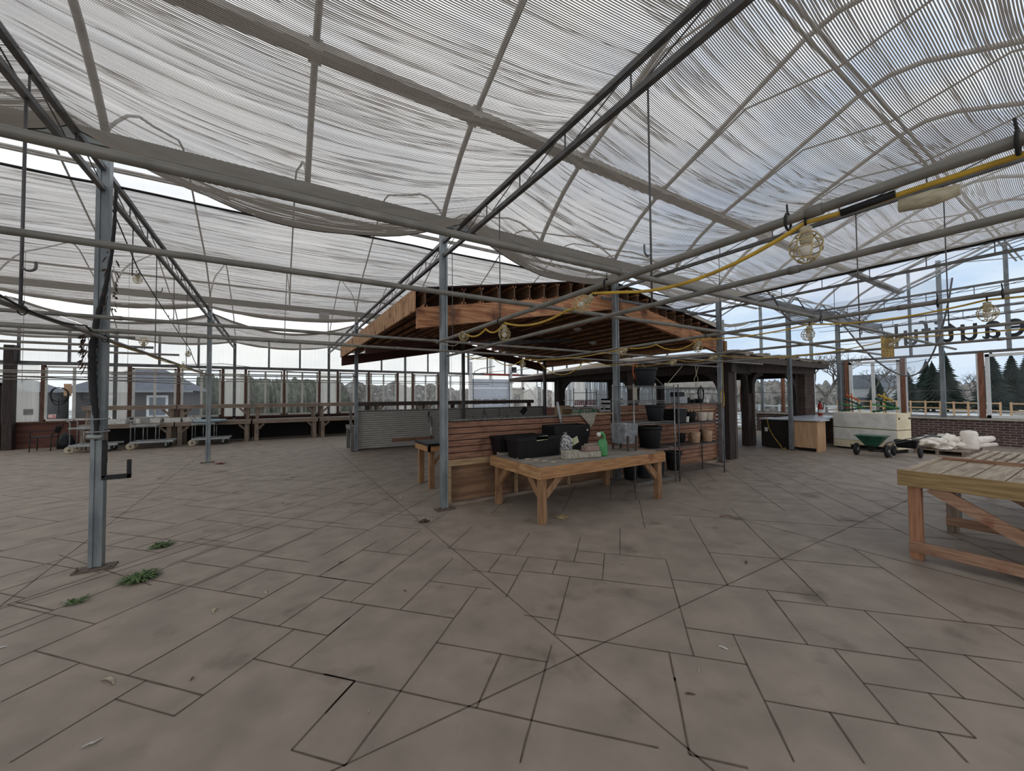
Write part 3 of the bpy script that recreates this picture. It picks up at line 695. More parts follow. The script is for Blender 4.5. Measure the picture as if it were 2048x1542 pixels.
    m_ = MB(); m_.box(11.95, YB-.02, .02, 12.62, YB+.03, 1.0); m_.box(11.95, YB-.02, 1.75, 12.62, YB+.03, 2.02); m_.box(11.95, YB-.02, 1.0, 12.05, YB+.03, 1.75); m_.box(12.52, YB-.02, 1.0, 12.62, YB+.03, 1.75)
    obj('door_leaf', m_, 'vinyl', t); obj('window_pane', MB().box(12.05, YB, 1.0, 12.52, YB+.006, 1.75), 'glass', t)
    obj('door_frame', MB().box(12.62, YB-.05, 0, 12.75, YB+.05, 2.82).box(11.9, YB-.05, 2.02, 12.75, YB+.05, 2.12), 'vinyl', t)
    mb = MB()
    struct('wall_back_panel_10', MB().box(11.9, YB+.01, 2.12, 12.7, YB+.018, 2.82).box(9.3, YB+.03, 2.62, 11.72, YB+.038, 2.85), 'poly')
    for a in (12.8, 14.9, 16.7):
        slider(a+.9, a+1.7, m='vinyl_white'); struct('wall_back_panel_%d' % int(a), MB().box(a, YB+.01, .89, a+.85, YB+.018, 2.82), 'poly_low')
    return n, wn
TN, WN = back_wall()

# ------------------------------------------------------------------ right wall (X = 18.34): brick base, clear glazing, sign lettering
XR = 18.34
def right_wall():
    global TN, WN
    struct('wall_right', MB().box(XR, -4, 0, XR+.20, 9.0, .76).box(XR, 14.2, 0, XR+.20, 19.6, .76), 'brick_wall')
    struct('trim_%d' % TN, MB().box(XR-.05, -4, .76, XR+.22, 9.0, .82).box(XR-.05, 14.2, .76, XR+.22, 19.6, .82), 'sill_concrete'); TN += 1
    struct('trim_%d' % TN, MB().box(XR-.03, -4, 2.80, XR+.05, 19.4, 2.88), 'truss'); TN += 1
    struct('trim_%d' % TN, MB().box(XR-.02, -4, .82, XR+.06, 19.4, .875), 'metal_grey'); TN += 1
    for y, w, m_, z1 in ((6.84, .05, 'galv', 5.0), (5.86, .05, 'galv_dark', 2.82), (3.30, .055, 'galv', 5.9), (-.24, .055, 'galv', 5.9), (1.95, .045, 'galv', 6.0), (4.00, .035, 'galv', 5.8), (8.7, .05, 'galv', 5.9), (10.4, .05, 'galv', 5.2), (13.5, .05, 'galv', 5.2), (16, .05, 'galv', 5.8)):
        z0 = 2.88 if y in (1.95, 4.00) else .82
        struct('trim_%d' % TN, MB().box(XR-.06, y-w, z0, XR+.02, y+w, z1), m_); TN += 1
    for y in (5.74, 4.22, 2.50, .9, 7.9, 9.6): struct('trim_%d' % TN, MB().box(XR-.05, y-.055, .82, XR+.06, y+.055, 2.82), 'post_red_z'); TN += 1
    def win(y0, y1, m_, mull=None):
        global WN
        t = bpy.data.objects.new('window_%d' % WN, None); COL.objects.link(t); t.location = (XR, (y0+y1)/2, .85); t['kind'] = 'structure'; CUR[t.name] = Vector(t.location); WN += 1
        z0, z1, w = .83, 2.76, .085; f = MB()
        f.box(XR-.04, y0, z0, XR+.05, y1, z0+w); f.box(XR-.04, y0, z1-w, XR+.05, y1, z1); f.box(XR-.04, y0, z0, XR+.05, y0+w, z1); f.box(XR-.04, y1-w, z0, XR+.05, y1, z1)
        obj('window_frame', f, m_, t)
        if mull: obj('sash_rail', MB().box(XR-.02, mull-.045, z0+w, XR+.03, mull+.045, z1-w), m_, t)
        obj('window_pane', MB().box(XR, y0+w, z0+w, XR+.006, y1-w, z1-w), 'glass', t)
    win(4.29, 5.67, 'vinyl_white', 5.0); win(.97, 2.42, 'vinyl_white'); win(-2.2, .8, 'vinyl_white', -.7)
    for y0, y1 in ((2.56, 4.16), (5.92, 6.80), (6.9, 9.55), (9.7, 19.4)):
        t = bpy.data.objects.new('window_%d' % WN, None); COL.objects.link(t); t.location = (XR, (y0+y1)/2, .85); t['kind'] = 'structure'; CUR[t.name] = Vector(t.location); WN += 1
        obj('window_pane', MB().box(XR, y0, .87, XR+.006, y1, 2.8), 'glass', t)
        obj('glazing_bar', MB().box(XR-.012, y0, 1.66, XR+.012, y1, 1.68), 'galv_dark', t)
        if y0 < 6.5:
            obj('glazing_bar', MB().box(XR-.02, y0, .87, XR+.02, y0+.04, 2.8).box(XR-.02, y1-.04, .87, XR+.02, y1, 2.8), 'white_paint', t)
    t = bpy.data.objects.new('window_%d' % WN, None); COL.objects.link(t); t.location = (XR, 11.6, 0); t['kind'] = 'structure'; CUR[t.name] = Vector(t.location); WN += 1
    obj('window_pane', MB().box(XR, 9.0, .06, XR+.006, 14.2, .80), 'glass', t)
    obj('glazing_bar', MB().box(XR-.03, 9.0, 0, XR+.03, 14.2, .06).box(XR-.03, 10.35, .06, XR+.03, 10.45, .80).box(XR-.03, 11.9, .06, XR+.03, 12.0, .80).box(XR-.03, 13.0, .06, XR+.03, 13.1, .80), 'metal_grey', t)
    # gable glazing above the rail follows the roof arch
    for j in range(3):
        ap = [p for p in arch_pts(GY[j])]
        t = bpy.data.objects.new('window_%d' % WN, None); COL.objects.link(t); t.location = (XR, GY[j]+3.5, 2.9); t['kind'] = 'structure'; CUR[t.name] = Vector(t.location); WN += 1
        obj('window_pane', MB().prism([(GY[j], 2.88)] + ap + [(GY[j]+7.086, 2.88)], XR+.012, XR+.018, 'x'), 'glass', t)
        obj('gable_arch', MB().tube([(XR, y, z) for y, z in ap], .03, 7), 'galv', t)
right_wall()
def lettering():
    cu = bpy.data.curves.new('sign', 'FONT'); cu.body = 'Beautiful'; cu.size = .88; cu.extrude = .008; cu.space_character = 1.08
    cu.offset = .003
    tmp = bpy.data.objects.new('tmp', cu); me = bpy.data.meshes.new_from_object(tmp); bpy.data.objects.remove(tmp)
    o = bpy.data.objects.new('window_lettering', me); COL.objects.link(o); me.materials.append(MATS['letter_black'])
    o.matrix_world = Matrix(((0, 0, 1, XR+.045), (1, 0, 0, 1.10), (0, 1.28, 0, 3.235), (0, 0, 0, 1)))
    tag(o, 'large black lettering on the high right gable glass, reversed seen from inside', 'sign')
lettering()

# ------------------------------------------------------------------ timber canopy (gable roof on LVL beams)
def canopy():
    t = thing('timber_canopy', 'large gabled timber canopy with rake beams and rows of joists', 'canopy', (5.65, 5.5, 0))
    x0, xa, x1 = 1.74, 5.65, 9.62; zl, za, zr = 2.60, 3.31, 2.60
    def rake(y, m_, nm, h=.30, th=.09):
        for a, za_, b, zb_ in ((x0, zl, xa, za), (xa, za, x1, zr)):
            mb = MB(); mb.prism([(a, za_), (b, zb_), (b, zb_+h), (a, za_+h)], y, y+th, 'y'); obj(nm, mb, m_, t)
    rake(5.42, 'lvl_beam', 'rake_beam'); rake(12.90, 'dark_red_beam', 'rake_beam'); rake(9.2, 'dark_red_beam', 'rake_beam', .2)
    def zt(x): return (zl+(za-zl)*(x-x0)/(xa-x0) if x < xa else za+(zr-za)*(x-xa)/(x1-xa))+.30
    n = 12
    for i in range(n+1):
        for side in (0, 1):
            x = x0+.12+(xa-x0-.2)*i/n if side == 0 else xa+.2+(x1-xa-.3)*i/n
            z = zt(x); h = .26; mb = MB()
            mb.box(x-.012, 5.44, z, x+.012, 12.98, z+h, 0); mb.box(x-.035, 5.44, z, x+.035, 12.98, z+.035, 1); mb.box(x-.035, 5.44, z+h-.035, x+.035, 12.98, z+h, 1)
            obj('joist', mb, ['joist_web', 'lvl_beam'], t)
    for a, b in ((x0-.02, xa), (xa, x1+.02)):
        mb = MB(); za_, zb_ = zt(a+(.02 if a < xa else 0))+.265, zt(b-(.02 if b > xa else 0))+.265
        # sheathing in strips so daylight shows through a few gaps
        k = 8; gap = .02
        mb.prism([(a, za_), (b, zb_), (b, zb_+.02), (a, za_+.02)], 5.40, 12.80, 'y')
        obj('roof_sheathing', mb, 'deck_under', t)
    obj('fascia_board', MB().box(x0-.03, 5.50, 2.86, x0-.005, 13.0, 3.19), 'ply_fascia', t)
    obj('fascia_board', MB().box(x1+.005, 5.50, 2.80, x1+.03, 13.0, 3.19), 'ply_fascia', t)
    # steel cross brace under the joists
    obj('steel_brace', MB().beam((4.6, 8.9, 3.0), (7.6, 8.9, 3.28), .10, .08), 'galv_dark', t)
    obj('steel_brace', MB().beam((5.3, 5.33, 3.48), (9.2, 5.33, 3.50), .035, .05), 'galv_dark', t)
    obj('fascia_end', MB().box(x1-.10, 5.36, 2.58, x1, 5.42, 2.94), 'cedar_new_z', t)
    for (x, y, z) in ((6.5, 7.4, 3.30), (7.5, 7.9, 3.08)):
        o = one('ceiling_light', MB().lathe([(.02, .03), (.09, .02), (.11, 0), (.09, -.03), (.03, -.05)], (x, y, z), 16), 'light_disc', 'round dusty light under the canopy joists, %s one' % ('left' if x < 7 else 'right'), 'light')
canopy()

# ------------------------------------------------------------------ grey slat wall behind, low cedar slat wall in front
def grey_wall():
    t = thing('grey_slat_wall', 'long grey slat display wall behind the cedar wall', 'slat wall', (5.6, 12.45, 0))
    obj('frame', MB().box(2.15, 12.50, .03, 9.15, 12.75, 1.16), 'old_grey_z', t)
    for k in range(17):
        z = .05+k*.066; obj('slat', MB().box(2.13, 12.445, z, 9.15, 12.505, z+.056), 'grey_slat', t, .004)
    obj('cap_board', MB().box(2.08, 12.42, 1.165, 9.25, 12.80, 1.205), 'old_grey_z', t)
    one('base_board', MB().box(3.15, 12.425, .20, 4.55, 12.443, .29), 'cedar_x', 'brown strip screwed low on the grey slat wall', 'board')
    # back side lower bench visible left of the wall
    one('dark_shelf_board', MB().box(2.25, 13.1, 1.33, 9.1, 13.7, 1.46).box(2.5, 13.2, 0, 2.62, 13.32, 1.33).box(5.5, 13.2, 0, 5.62, 13.32, 1.33).box(8.9, 13.2, 0, 9.02, 13.32, 1.33), 'timber_brown', 'long dark shelf board running just above and behind the grey slat wall', 'shelf')
    one('side_bench', MB().box(1.93, 12.5, .64, 2.10, 13.4, .74).box(1.95, 12.5, 0, 2.05, 12.6, .64).box(1.95, 13.3, 0, 2.05, 13.4, .64).box(1.98, 12.9, .74, 2.04, 13.0, 1.2), 'old_grey_z', 'narrow weathered bench end peeking out left of the grey slat wall', 'bench')
    spec = [(4.35, 1.10, .30, 'wavy'), (5.55, .85, .15, 's'), (6.0, .92, .2, 's'), (6.45, 1.14, .30, 'y'), (7.05, 1.15, .3, 'wavy'), (7.4, .9, .22, 'fin')]
    names = ['black cord hanging from the top of the grey slat wall near its left', 'short black hook low on the grey slat wall', 'second short black hook on the grey slat wall', 'forked black hook on the grey slat wall', 'wavy black hook on the grey slat wall', 'broad black hook before the dark panel on the grey slat wall']
    for (x, z, l, k), nm in zip(spec, names):
        mb = MB()
        if k == 'wavy': mb.tube([(x+.03*math.sin(i*1.3), 12.40, z-l*i/8) for i in range(9)], .008, 6)
        elif k == 'y':
            mb.tube([(x, 12.4, z), (x-.02, 12.4, z-.08), (x-.08, 12.39, z-.22), (x-.09, 12.39, z-l)], .009, 6); mb.tube([(x-.02, 12.4, z-.08), (x+.05, 12.39, z-.18), (x+.07, 12.39, z-l)], .009, 6)
        else: mb.tube([(x, 12.42, z), (x, 12.40, z-l)], .009 if k == 's' else .016, 6)
        one('display_hook', mb, 'black_rubber', nm, 'hook')
    one('slanting_board', MB().beam((8.05, 12.41, .95), (8.25, 12.41, 1.16), .02, .20), 'slate_plastic', 'small dark slanting panel near the right end of the grey slat wall', 'panel')
    # hanging sprinkler wand, left
    t = thing('spray_wand', 'black and white spray wand hanging on the grey slat wall', 'spray wand', (4.43, 12.38, .1))
    obj('wand', MB().tube([(4.36, 12.40, 1.14), (4.33, 12.40, 1.0), (4.44, 12.38, .92), (4.46, 12.38, .62)], .011, 8), 'black_rubber', t)
    obj('grip', MB().tube([(4.46, 12.38, .62), (4.41, 12.37, .54), (4.43, 12.37, .34)], [.02, .032, .022], 8), 'white_plastic', t)
    obj('wand', MB().tube([(4.43, 12.37, .34), (4.42, 12.38, .10)], .012, 8), 'black_rubber', t)
grey_wall()
def low_stand():
    t = thing('black_topped_stand', 'low wooden stand with a black mat left of the slat wall end post', 'stand', (2.6, 6.7, 0))
    obj('mat', MB().box(2.25, 6.45, .745, 3.2, 7.2, .79), 'black_plastic', t, .006); obj('apron', MB().box(2.26, 6.46, .65, 3.2, 6.50, .745).box(2.26, 6.46, .65, 2.30, 7.2, .745), 'cedar_new_x', t)
    for x, y in ((2.34, 6.54), (2.34, 7.1), (3.1, 6.54), (3.1, 7.1)): obj('leg', MB().box(x-.045, y-.045, 0, x+.045, y+.045, .70), 'cedar_new_z', t)
    obj('knee_brace', MB().beam((2.38, 6.54, .42), (2.58, 6.54, .65), .05, .04), 'cedar_new_z', t)
low_stand()
def cedar_wall():
    t = thing('cedar_slat_wall', 'low reddish cedar slat half wall behind the display table', 'half wall', (5.6, 5.37, 0))
    for k in range(6):
        z = .68+k*.093; obj('slat', MB().box(2.17, 5.345, z, 5.52, 5.375, z+.080), 'cedar_x', t, .003)
    obj('slat', MB().box(2.17, 5.34, .575, 5.52, 5.37, .672), 'lumber_x', t, .003)
    for k in range(13):
        z = .10+k*.093
        obj('slat', MB().box(5.56, 5.345, z, 9.15, 5.375, z+.080), 'cedar_x', t, .003)
    obj('cap_board', MB().box(2.15, 5.33, 1.238, 5.0, 5.47, 1.262), 'old_grey_z', t, .003)
    obj('cap_board', MB().box(4.6, 5.34, 1.24, 9.2, 5.46, 1.275), 'lumber_x', t, .003)
    obj('cap_board', MB().box(5.7, 5.315, 1.31, 9.2, 5.34, 1.40), 'cedar_x', t)
    obj('backing_panel', MB().box(2.17, 5.39, .05, 9.1, 5.41, .58), 'ply_tan', t)
    obj('backing_panel', MB().box(2.17, 5.39, .58, 9.1, 5.41, 1.235), 'dark_red_beam', t)
    obj('bottom_plate', MB().box(2.17, 5.32, .0, 9.1, 5.43, .045), 'old_brown_x', t)
    for x in (2.19, 3.35, 4.45, 5.5, 7.3): obj('stud', MB().box(x-.02, 5.33, .045, x+.02, 5.385, .578), 'lumber_x', t)
cedar_wall()

# ------------------------------------------------------------------ dark timber kiosk with shingled roof
def kiosk():
    t = thing('timber_kiosk', 'dark heavy timber kiosk with curved braces and shingled roof', 'kiosk', (12.5, 9, 0))
    def post(x, y, s, z1, m_='timber_dark', nm='timber_post'): obj(nm, MB().box(x-s/2, y-s/2, 0, x+s/2, y+s/2, z1), m_, t, .01)
    post(9.62, 5.40, .24, 2.5); post(9.80, 5.32, .10, 2.5, 'timber_brown'); post(12.60, 6.46, .22, 2.35); post(12.77, 6.34, .09, 2.2, 'timber_brown')
    post(9.62, 8.35, .26, 2.4, 'timber_brown'); post(9.62, 12.05, .30, 2.5); post(15.7, 12.0, .28, 2.4); post(12.6, 12.1, .26, 2.4); post(15.20, 6.20, .16, 2.35)
    obj('brick_pier', MB().box(15.35, 5.95, 0, 16.1, 6.30, 2.66), 'brick_dark', t)
    def bm(p, q, w, h, m_='timber_dark'): obj('beam', MB().beam(p, q, w, h, 0), m_, t)
    bm((9.62, 5.2, 2.36), (9.62, 12.2, 2.36), .22, .40); bm((9.6, 5.4, 2.36), (12.4, 6.3, 2.38), .2, .36); bm((12.2, 6.25, 2.40), (16.1, 6.0, 2.42), .2, .26, 'timber_brown')
    bm((9.62, 12.05, 2.36), (15.9, 12.05, 2.36), .2, .36); bm((15.8, 6.2, 2.36), (15.8, 12.1, 2.36), .2, .36)
    def brace(c, d, r=.75, z=2.2, w=.11):
        # quarter-round brace from the post up to the beam
        c = Vector(c); d = Vector(d).normalized(); n = Vector((-d.y, d.x, 0)); vs = []; K = 9
        for k in range(K+1):
            a = PI/2*k/K
            for rr in (r, r+.17):
                x_ = r+.05-rr*math.cos(a); z_ = z-r-.02+rr*math.sin(a)
                for s_ in (-1, 1): vs.append(c + d*max(.0, x_) + n*(s_*w/2) + Vector((0, 0, min(z_, z+.1)-c.z)))
        fs = []
        for k in range(K):
            o = k*4; fs += [(o, o+1, o+5, o+4), (o+2, o+6, o+7, o+3), (o, o+4, o+6, o+2), (o+1, o+3, o+7, o+5)]
        fs += [(0, 2, 3, 1), (K*4, K*4+1, K*4+3, K*4+2)]
        obj('curved_brace', MB().add(vs, fs), 'timber_dark', t)
    brace((9.62, 12.05-.12, 0), (0, -1, 0)); brace((9.62, 8.35-.12, 0), (0, -1, 0), .6); brace((9.62, 8.35+.12, 0), (0, 1, 0), .6)
    brace((9.70, 5.42, 0), (1, .32, 0), .6); brace((12.25, 6.28, 0), (-1, -.32, 0), .6); brace((12.45, 6.25, 0), (1, -.05, 0), .55); brace((15.12, 6.15, 0), (-1, .02, 0), .7); brace((9.62, 5.55, 0), (0, 1, 0), .6)
    # roof: hipped, eaves at 2.5, low ridge
    E_ = [(9.15, 5.0, 2.55), (16.3, 5.6, 2.62), (16.6, 14.6, 2.5), (9.1, 15.0, 2.42)]; Rg = [(12.2, 7.6, 3.02), (13.2, 12.4, 3.25)]
    mb = MB(); vs = E_+Rg+[(x, y, z-.07) for x, y, z in E_+Rg]
    fs = [(0, 1, 4), (1, 2, 5, 4), (2, 3, 5), (3, 0, 4, 5), (6, 10, 7), (7, 10, 11, 8), (8, 11, 9), (9, 11, 10, 6)] + [(a, 6+a, 6+(a+1) % 4, (a+1) % 4) for a in range(4)]
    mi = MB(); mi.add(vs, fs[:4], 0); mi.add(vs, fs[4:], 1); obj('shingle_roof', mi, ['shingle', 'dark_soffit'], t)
    fb = MB()
    for a in range(4):
        p, q = E_[a], E_[(a+1) % 4]; fb.beam((p[0], p[1], p[2]-.08), (q[0], q[1], q[2]-.08), .04, .16)
    obj('fascia_board', fb, 'timber_brown', t)
    # ragged shingle tabs along the front edge
    mb = MB(); r = random.Random(5)
    for k in range(34):
        a = k/34; x = 9.2+7.05*a; y = 5.02+.6*a; z = 2.57+.07*a; mb.box(x, y-.05, z+r.uniform(-.02, .03), x+.2, y+.2, z+.05+r.uniform(0, .06))
    obj('shingle_edge', mb, 'shingle', t)
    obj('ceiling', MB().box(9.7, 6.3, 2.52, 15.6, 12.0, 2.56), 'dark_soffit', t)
    for z0, z1, m_ in ((2.02, 2.2, 'timber_brown'),):
        obj('valance', MB().box(17.6, 9.2, 1.95, 17.66, 14, 2.35), 'vinyl', t)
kiosk()
def checkout():
    t = thing('checkout_cabinet', 'checkout cabinet, black on the left and pine on the right, with grey top', 'cabinet', (12.8, 5.4, 0))
    obj('black_panel', MB().box(12.60, 5.32, .02, 12.66, 6.10, .82), 'counter_black', t)
    obj('pine_front', MB().box(12.60, 4.70, .09, 12.66, 5.30, .82), 'pine_panel', t)
    obj('pine_side', MB().box(12.60, 4.66, .0, 13.12, 4.70, .84), 'pine_panel', t)
    obj('toe_kick', MB().box(12.64, 4.70, 0, 12.68, 5.30, .09), 'dark_soffit', t)
    obj('body', MB().box(12.66, 4.70, .02, 13.10, 6.10, .82), 'counter_black', t)
    obj('counter_top', MB().box(12.55, 4.58, .84, 13.20, 6.14, .875), 'counter_top', t, .004)
    obj('outlet', MB().box(12.588, 5.92, .48, 12.60, 6.0, .60), 'white_plastic', t)
    t.location.x += .12
    obj('knot_hole', MB().lathe([(.012, 0), (.012, .002)], (12.9, 4.658, .36), 8, axis='y'), 'brown_metal', t)
    one('low_brick_wall', MB().box(15.25, 3.9, 0, 15.55, 5.95, .82), 'brick_dark', 'dark low brick half wall between the cabinet and the cream crate', 'brick wall')
    one('stone_counter', MB().box(13.25, 4.9, .845, 15.6, 5.90, .885).box(15.15, 3.85, .845, 15.65, 4.9, .885), 'counter_top', 'pale counter slab running back from the checkout cabinet', 'counter')
    one('cord', MB().tube([(12.54, 5.85, .90), (12.52, 5.8, .60), (12.53, 5.68, .36), (12.50, 5.48, .10), (12.45, 5.42, .03), (12.44, 5.33, .06)], .008, 6), 'yellow_cable', 'thin yellow cord dangling in front of the black cabinet panel', 'cord')
    # hose reel of black cable on the G post
    t = thing('fire_extinguisher', 'red fire extinguisher standing on the pale counter by the brick pier', 'fire extinguisher', (15.4, 5.55, .886))
    obj('cylinder', MB().lathe([(.055, 0), (.068, .02), (.068, .33), (.05, .38), (.022, .41), (.02, .43)], (15.4, 5.55, .886), 16), 'red_paint', t)
    obj('label', MB().lathe([(.0695, .08), (.0695, .2)], (15.4, 5.55, .886), 16, close=False), 'paper', t)
    obj('valve', MB().box(15.375, 5.52, 1.316, 15.425, 5.58, 1.35).tube([(15.4, 5.60, 1.36), (15.4, 5.47, 1.41)], .012, 6), 'black_rubber', t)
    obj('hose', MB().tube([(15.4, 5.5, 1.33), (15.38, 5.45, 1.30), (15.36, 5.44, 1.2), (15.36, 5.46, 1.08)], .012, 6), 'black_rubber', t)
checkout()

# ------------------------------------------------------------------ main display table and what stands on it
def knee(t, p, q, m_, w=.045, h=.09, nm='knee_brace'): obj(nm, MB().beam(p, q, w, h), m_, t)
def display_table():
    x0, x1, y0, y1, z = 2.80, 5.14, 3.88, 5.16, .715
    t = thing('display_table', 'low cedar display table with weathered plank top, loaded with black planters', 'table', ((x0+x1)/2, (y0+y1)/2, 0))
    n = 13; w = (y1-y0-.06)/n
    for k in range(n): obj('top_plank', MB().box(x0+.03, y0+.035+k*w, z-.03, x1-.03, y0+.035+(k+1)*w-.008, z-.002+R.uniform(-.003, .002)), 'deck_grey_x', t, .003)
    obj('apron', MB().box(x0, y0, z-.145, x1, y0+.035, z), 'cedar_new_x', t, .004); obj('apron', MB().box(x0, y1-.035, z-.145, x1, y1, z), 'cedar_new_x', t, .004)
    obj('apron', MB().box(x0-.035, y0, z-.145, x0, y1, z), 'cedar_new_y', t, .004); obj('apron', MB().box(x1, y0, z-.145, x1+.035, y1, z), 'cedar_new_y', t, .004)
    for lx, ly in ((x0+.06, y0+.08), (x1-.06, y0+.08), (x0+.06, y1-.10), (x1-.06, y1-.10)):
        obj('leg', MB().box(lx-.045, ly-.045, 0, lx+.045, ly+.045, z-.06), 'cedar_new_z', t, .006)
        sx = 1 if lx < 4 else -1; sy = 1 if ly < 4.5 else -1
        knee(t, (lx+sx*.04, ly, .34), (lx+sx*.30, ly, z-.12), 'cedar_new_z'); knee(t, (lx, ly+sy*.04, .34), (lx, ly+sy*.30, z-.12), 'cedar_new_z')
display_table()
TZ = .716
def rect_planter(t, c, w, d, h, z, m_='black_plastic', nm='tub'):
    mb = MB(); mb.frustum(c, w*.88, d*.80, w*.97, d*.95, z, z+h*.86, t=.006); mb.frustum(c, w, d, w, d, z+h*.84, z+h, t=.012)
    return obj(nm, mb, m_, t)
t = thing('planter_box', 'black rectangular planter at the front left of the display table', 'planter', (3.28, 4.74, TZ)); rect_planter(t, (3.28, 4.74), .80, .34, .30, TZ); obj('care_label', MB().beam((3.22, 4.572, .985), (3.42, 4.572, .995), .004, .06), 'label_green', t)
t = thing('planter_box', 'black rectangular planter behind the front one, against the slat wall', 'planter', (3.22, 5.13, TZ)); rect_planter(t, (3.22, 5.13), .80, .30, .28, TZ)
for k in range(5):
    z = TZ+k*.038; nm = ['bottom', 'second', 'middle', 'fourth', 'top'][k]
    t = thing('planter_box', 'black rectangular planter, %s one of the tall nested stack on the table' % nm, 'planter', (4.10, 4.98, z), None)
    rect_planter(t, (4.10, 4.98), .74, .34, .26, z)
    if k == 0: obj('care_label', MB().beam((4.05, 4.80, .84), (4.20, 4.80, .90), .004, .11), 'label_green', t)
    if k == 3: obj('price_sticker', MB().box(4.40, 4.805, 1.02, 4.425, 4.81, 1.05), 'paper', t)
def pebble_bag():
    t = thing('pebble_bag', 'clear tied bag of white and grey pebbles on the table', 'bag', (3.80, 4.64, TZ)); mb = MB()
    prof = [(.07, 0), (.105, .02), (.115, .10), (.118, .17), (.10, .235), (.055, .275), (.018, .29), (.014, .305), (.03, .325)]
    mb.lathe(prof, (3.80, 4.64, TZ), 28); v2 = []
    for v in mb.v:
        n = noise.noise(Vector(v)*28)*.012; d = Vector((v[0]-3.80, v[1]-4.64, 0)); d = d.normalized() if d.length else d; v2.append((v[0]+d.x*n, v[1]+d.y*n, v[2]))
    mb.v = v2; obj('filled_bag', mb, 'pebbles', t); obj('tie', MB().lathe([(.018, .285), (.018, .30)], (3.80, 4.64, TZ), 10), 'cage_yellow', t)
pebble_bag()
PV = [((3.56, 4.24), .115, 0, .24, .12, 'paver', 'grey paver at the left front edge of the table'), ((3.74, 4.20), .085, 0, .19, .10, 'paver', 'small mossy paver right beside the leftmost paver'),
      ((3.93, 4.17), .085, 0, .21, .11, 'paver', 'grey paver under the reddish one'), ((3.90, 4.19), .075, .087, .24, .12, 'paver_red', 'reddish paver lying on a grey one before the sprayer'),
      ((4.12, 4.33), .085, 0, .20, .10, 'paver', 'grey paver at the back under a pale one'), ((4.08, 4.34), .075, .087, .23, .11, 'paver', 'pale paver topping the back pair by the sprayer')]
for (x, y), h, dz, w, d, m_, lab in PV:
    mb = MB().box(-w/2, -d/2, 0, w/2, d/2, h); o = one('paver_block', mb, m_, lab, 'paver', bevel=.008); o.location = (x, y, TZ+dz); o.rotation_euler.z = -.12+R.uniform(-.08, .08)
one('cedar_offcut', MB().box(2.84, 5.0, TZ, 3.02, 5.08, TZ+.05), 'deck_grey_x', 'small weathered wood block at the back left corner of the table', 'wood block', bevel=.003)
for k in range(5): one('plank_splinter', MB().box(2.92+.05*k, 4.62-.13*k, TZ, 2.99+.05*k, 4.64-.13*k, TZ+.018), 'pale_litter', 'bit of chipped wood along the left edge of the table, %s from the back' % ORD[k], 'wood chip')
def sprayer():
    x, y, z = 4.13, 4.18, TZ; t = thing('sprayer_bottle', 'green sprayer bottle with a white nozzle on the table', 'sprayer', (x, y, z))
    mb = MB()
    prof = [(.075, 0), (.085, .012), (.085, .10), (.082, .19), (.06, .235), (.035, .25)]
    mb.lathe(prof, (x, y, z), 24); mb.v = [(x+(v[0]-x)*1.0, y+(v[1]-y)*.72, v[2]) for v in mb.v]; obj('tank', mb, 'green_plastic', t)
    obj('handle', MB().tube([(x+.03, y, z+.05), (x+.045, y, z+.20), (x+.03, y, z+.30), (x-.01, y, z+.335), (x-.05, y, z+.33), (x-.065, y, z+.30)], [.018, .022, .024, .024, .02, .016], 10), 'green_plastic', t)
    obj('nozzle', MB().lathe([(.012, -.02), (.03, 0), (.032, .03), (.02, .045)], (x-.07, y, z+.30), 14), 'white_plastic', t)
sprayer()
def stone_planter():
    x, y, z = 4.86, 4.42, TZ; t = thing('stone_planter', 'grey square concrete planter on dark wooden legs at the table end', 'planter', (x, y, z))
    mb = MB().frustum((x, y), .28, .28, .31, .31, z+.11, z+.43, t=.018); obj('bowl', mb, 'grey_stone', t, .006)
    for sx in (-1, 1):
        for sy in (-1, 1): obj('leg', MB().beam((x+sx*.09, y+sy*.158, z), (x+sx*.10, y+sy*.162, z+.24), .035, .02, up=(1, 0, 0)), 'timber_brown', t)
    obj('soil_bag', MB().box(x-.05, y-.08, z+.40, x+.06, y+.02, z+.425), 'paper', t)
stone_planter()

# ------------------------------------------------------------------ wire shelving and pots
def wire_shelf(x0, x1, y0, y1, zs, label, m_='mesh_wire', h=1.80):
    t = thing('wire_shelf', label, 'shelving', ((x0+x1)/2, y0, 0))
    for x in (x0, x1):
        for y in (y0, y1): obj('post', MB().tube([(x, y, 0), (x, y, h)], .012, 8), m_, t)
    for z in zs:
        mb = MB()
        for y in (y0, y1): mb.tube([(x0, y, z), (x1, y, z)], .005, 6); mb.tube([(x0, y, z-.03), (x1, y, z-.03)], .004, 6)
        for x in (x0, x1): mb.tube([(x, y0, z), (x, y1, z)], .005, 6); mb.tube([(x, y0, z-.03), (x, y1, z-.03)], .004, 6)
        n = int((x1-x0)/.035)
        for k in range(1, n): a = x0+(x1-x0)*k/n; mb.tube([(a, y0, z), (a, y1, z)], .0022, 4, cap=False)
        for k in range(1, 24): a = x0+(x1-x0)*k/24; b = a+(x1-x0)/48; mb.tube([(a, y0, z), (b, y0, z-.03)], .0025, 4, cap=False)
        obj('shelf', mb, m_, t)
    return t
wire_shelf(5.19, 6.28, 4.50, 4.98, (.10, .64, 1.12, 1.50, 1.76), 'left wire shelf unit holding large black pots, behind the table end')
wire_shelf(6.40, 7.87, 4.50, 4.98, (.14, .64, 1.06, 1.43, 1.74), 'right wire shelf unit holding small pots, before the dark kiosk post', 'galv_dark')
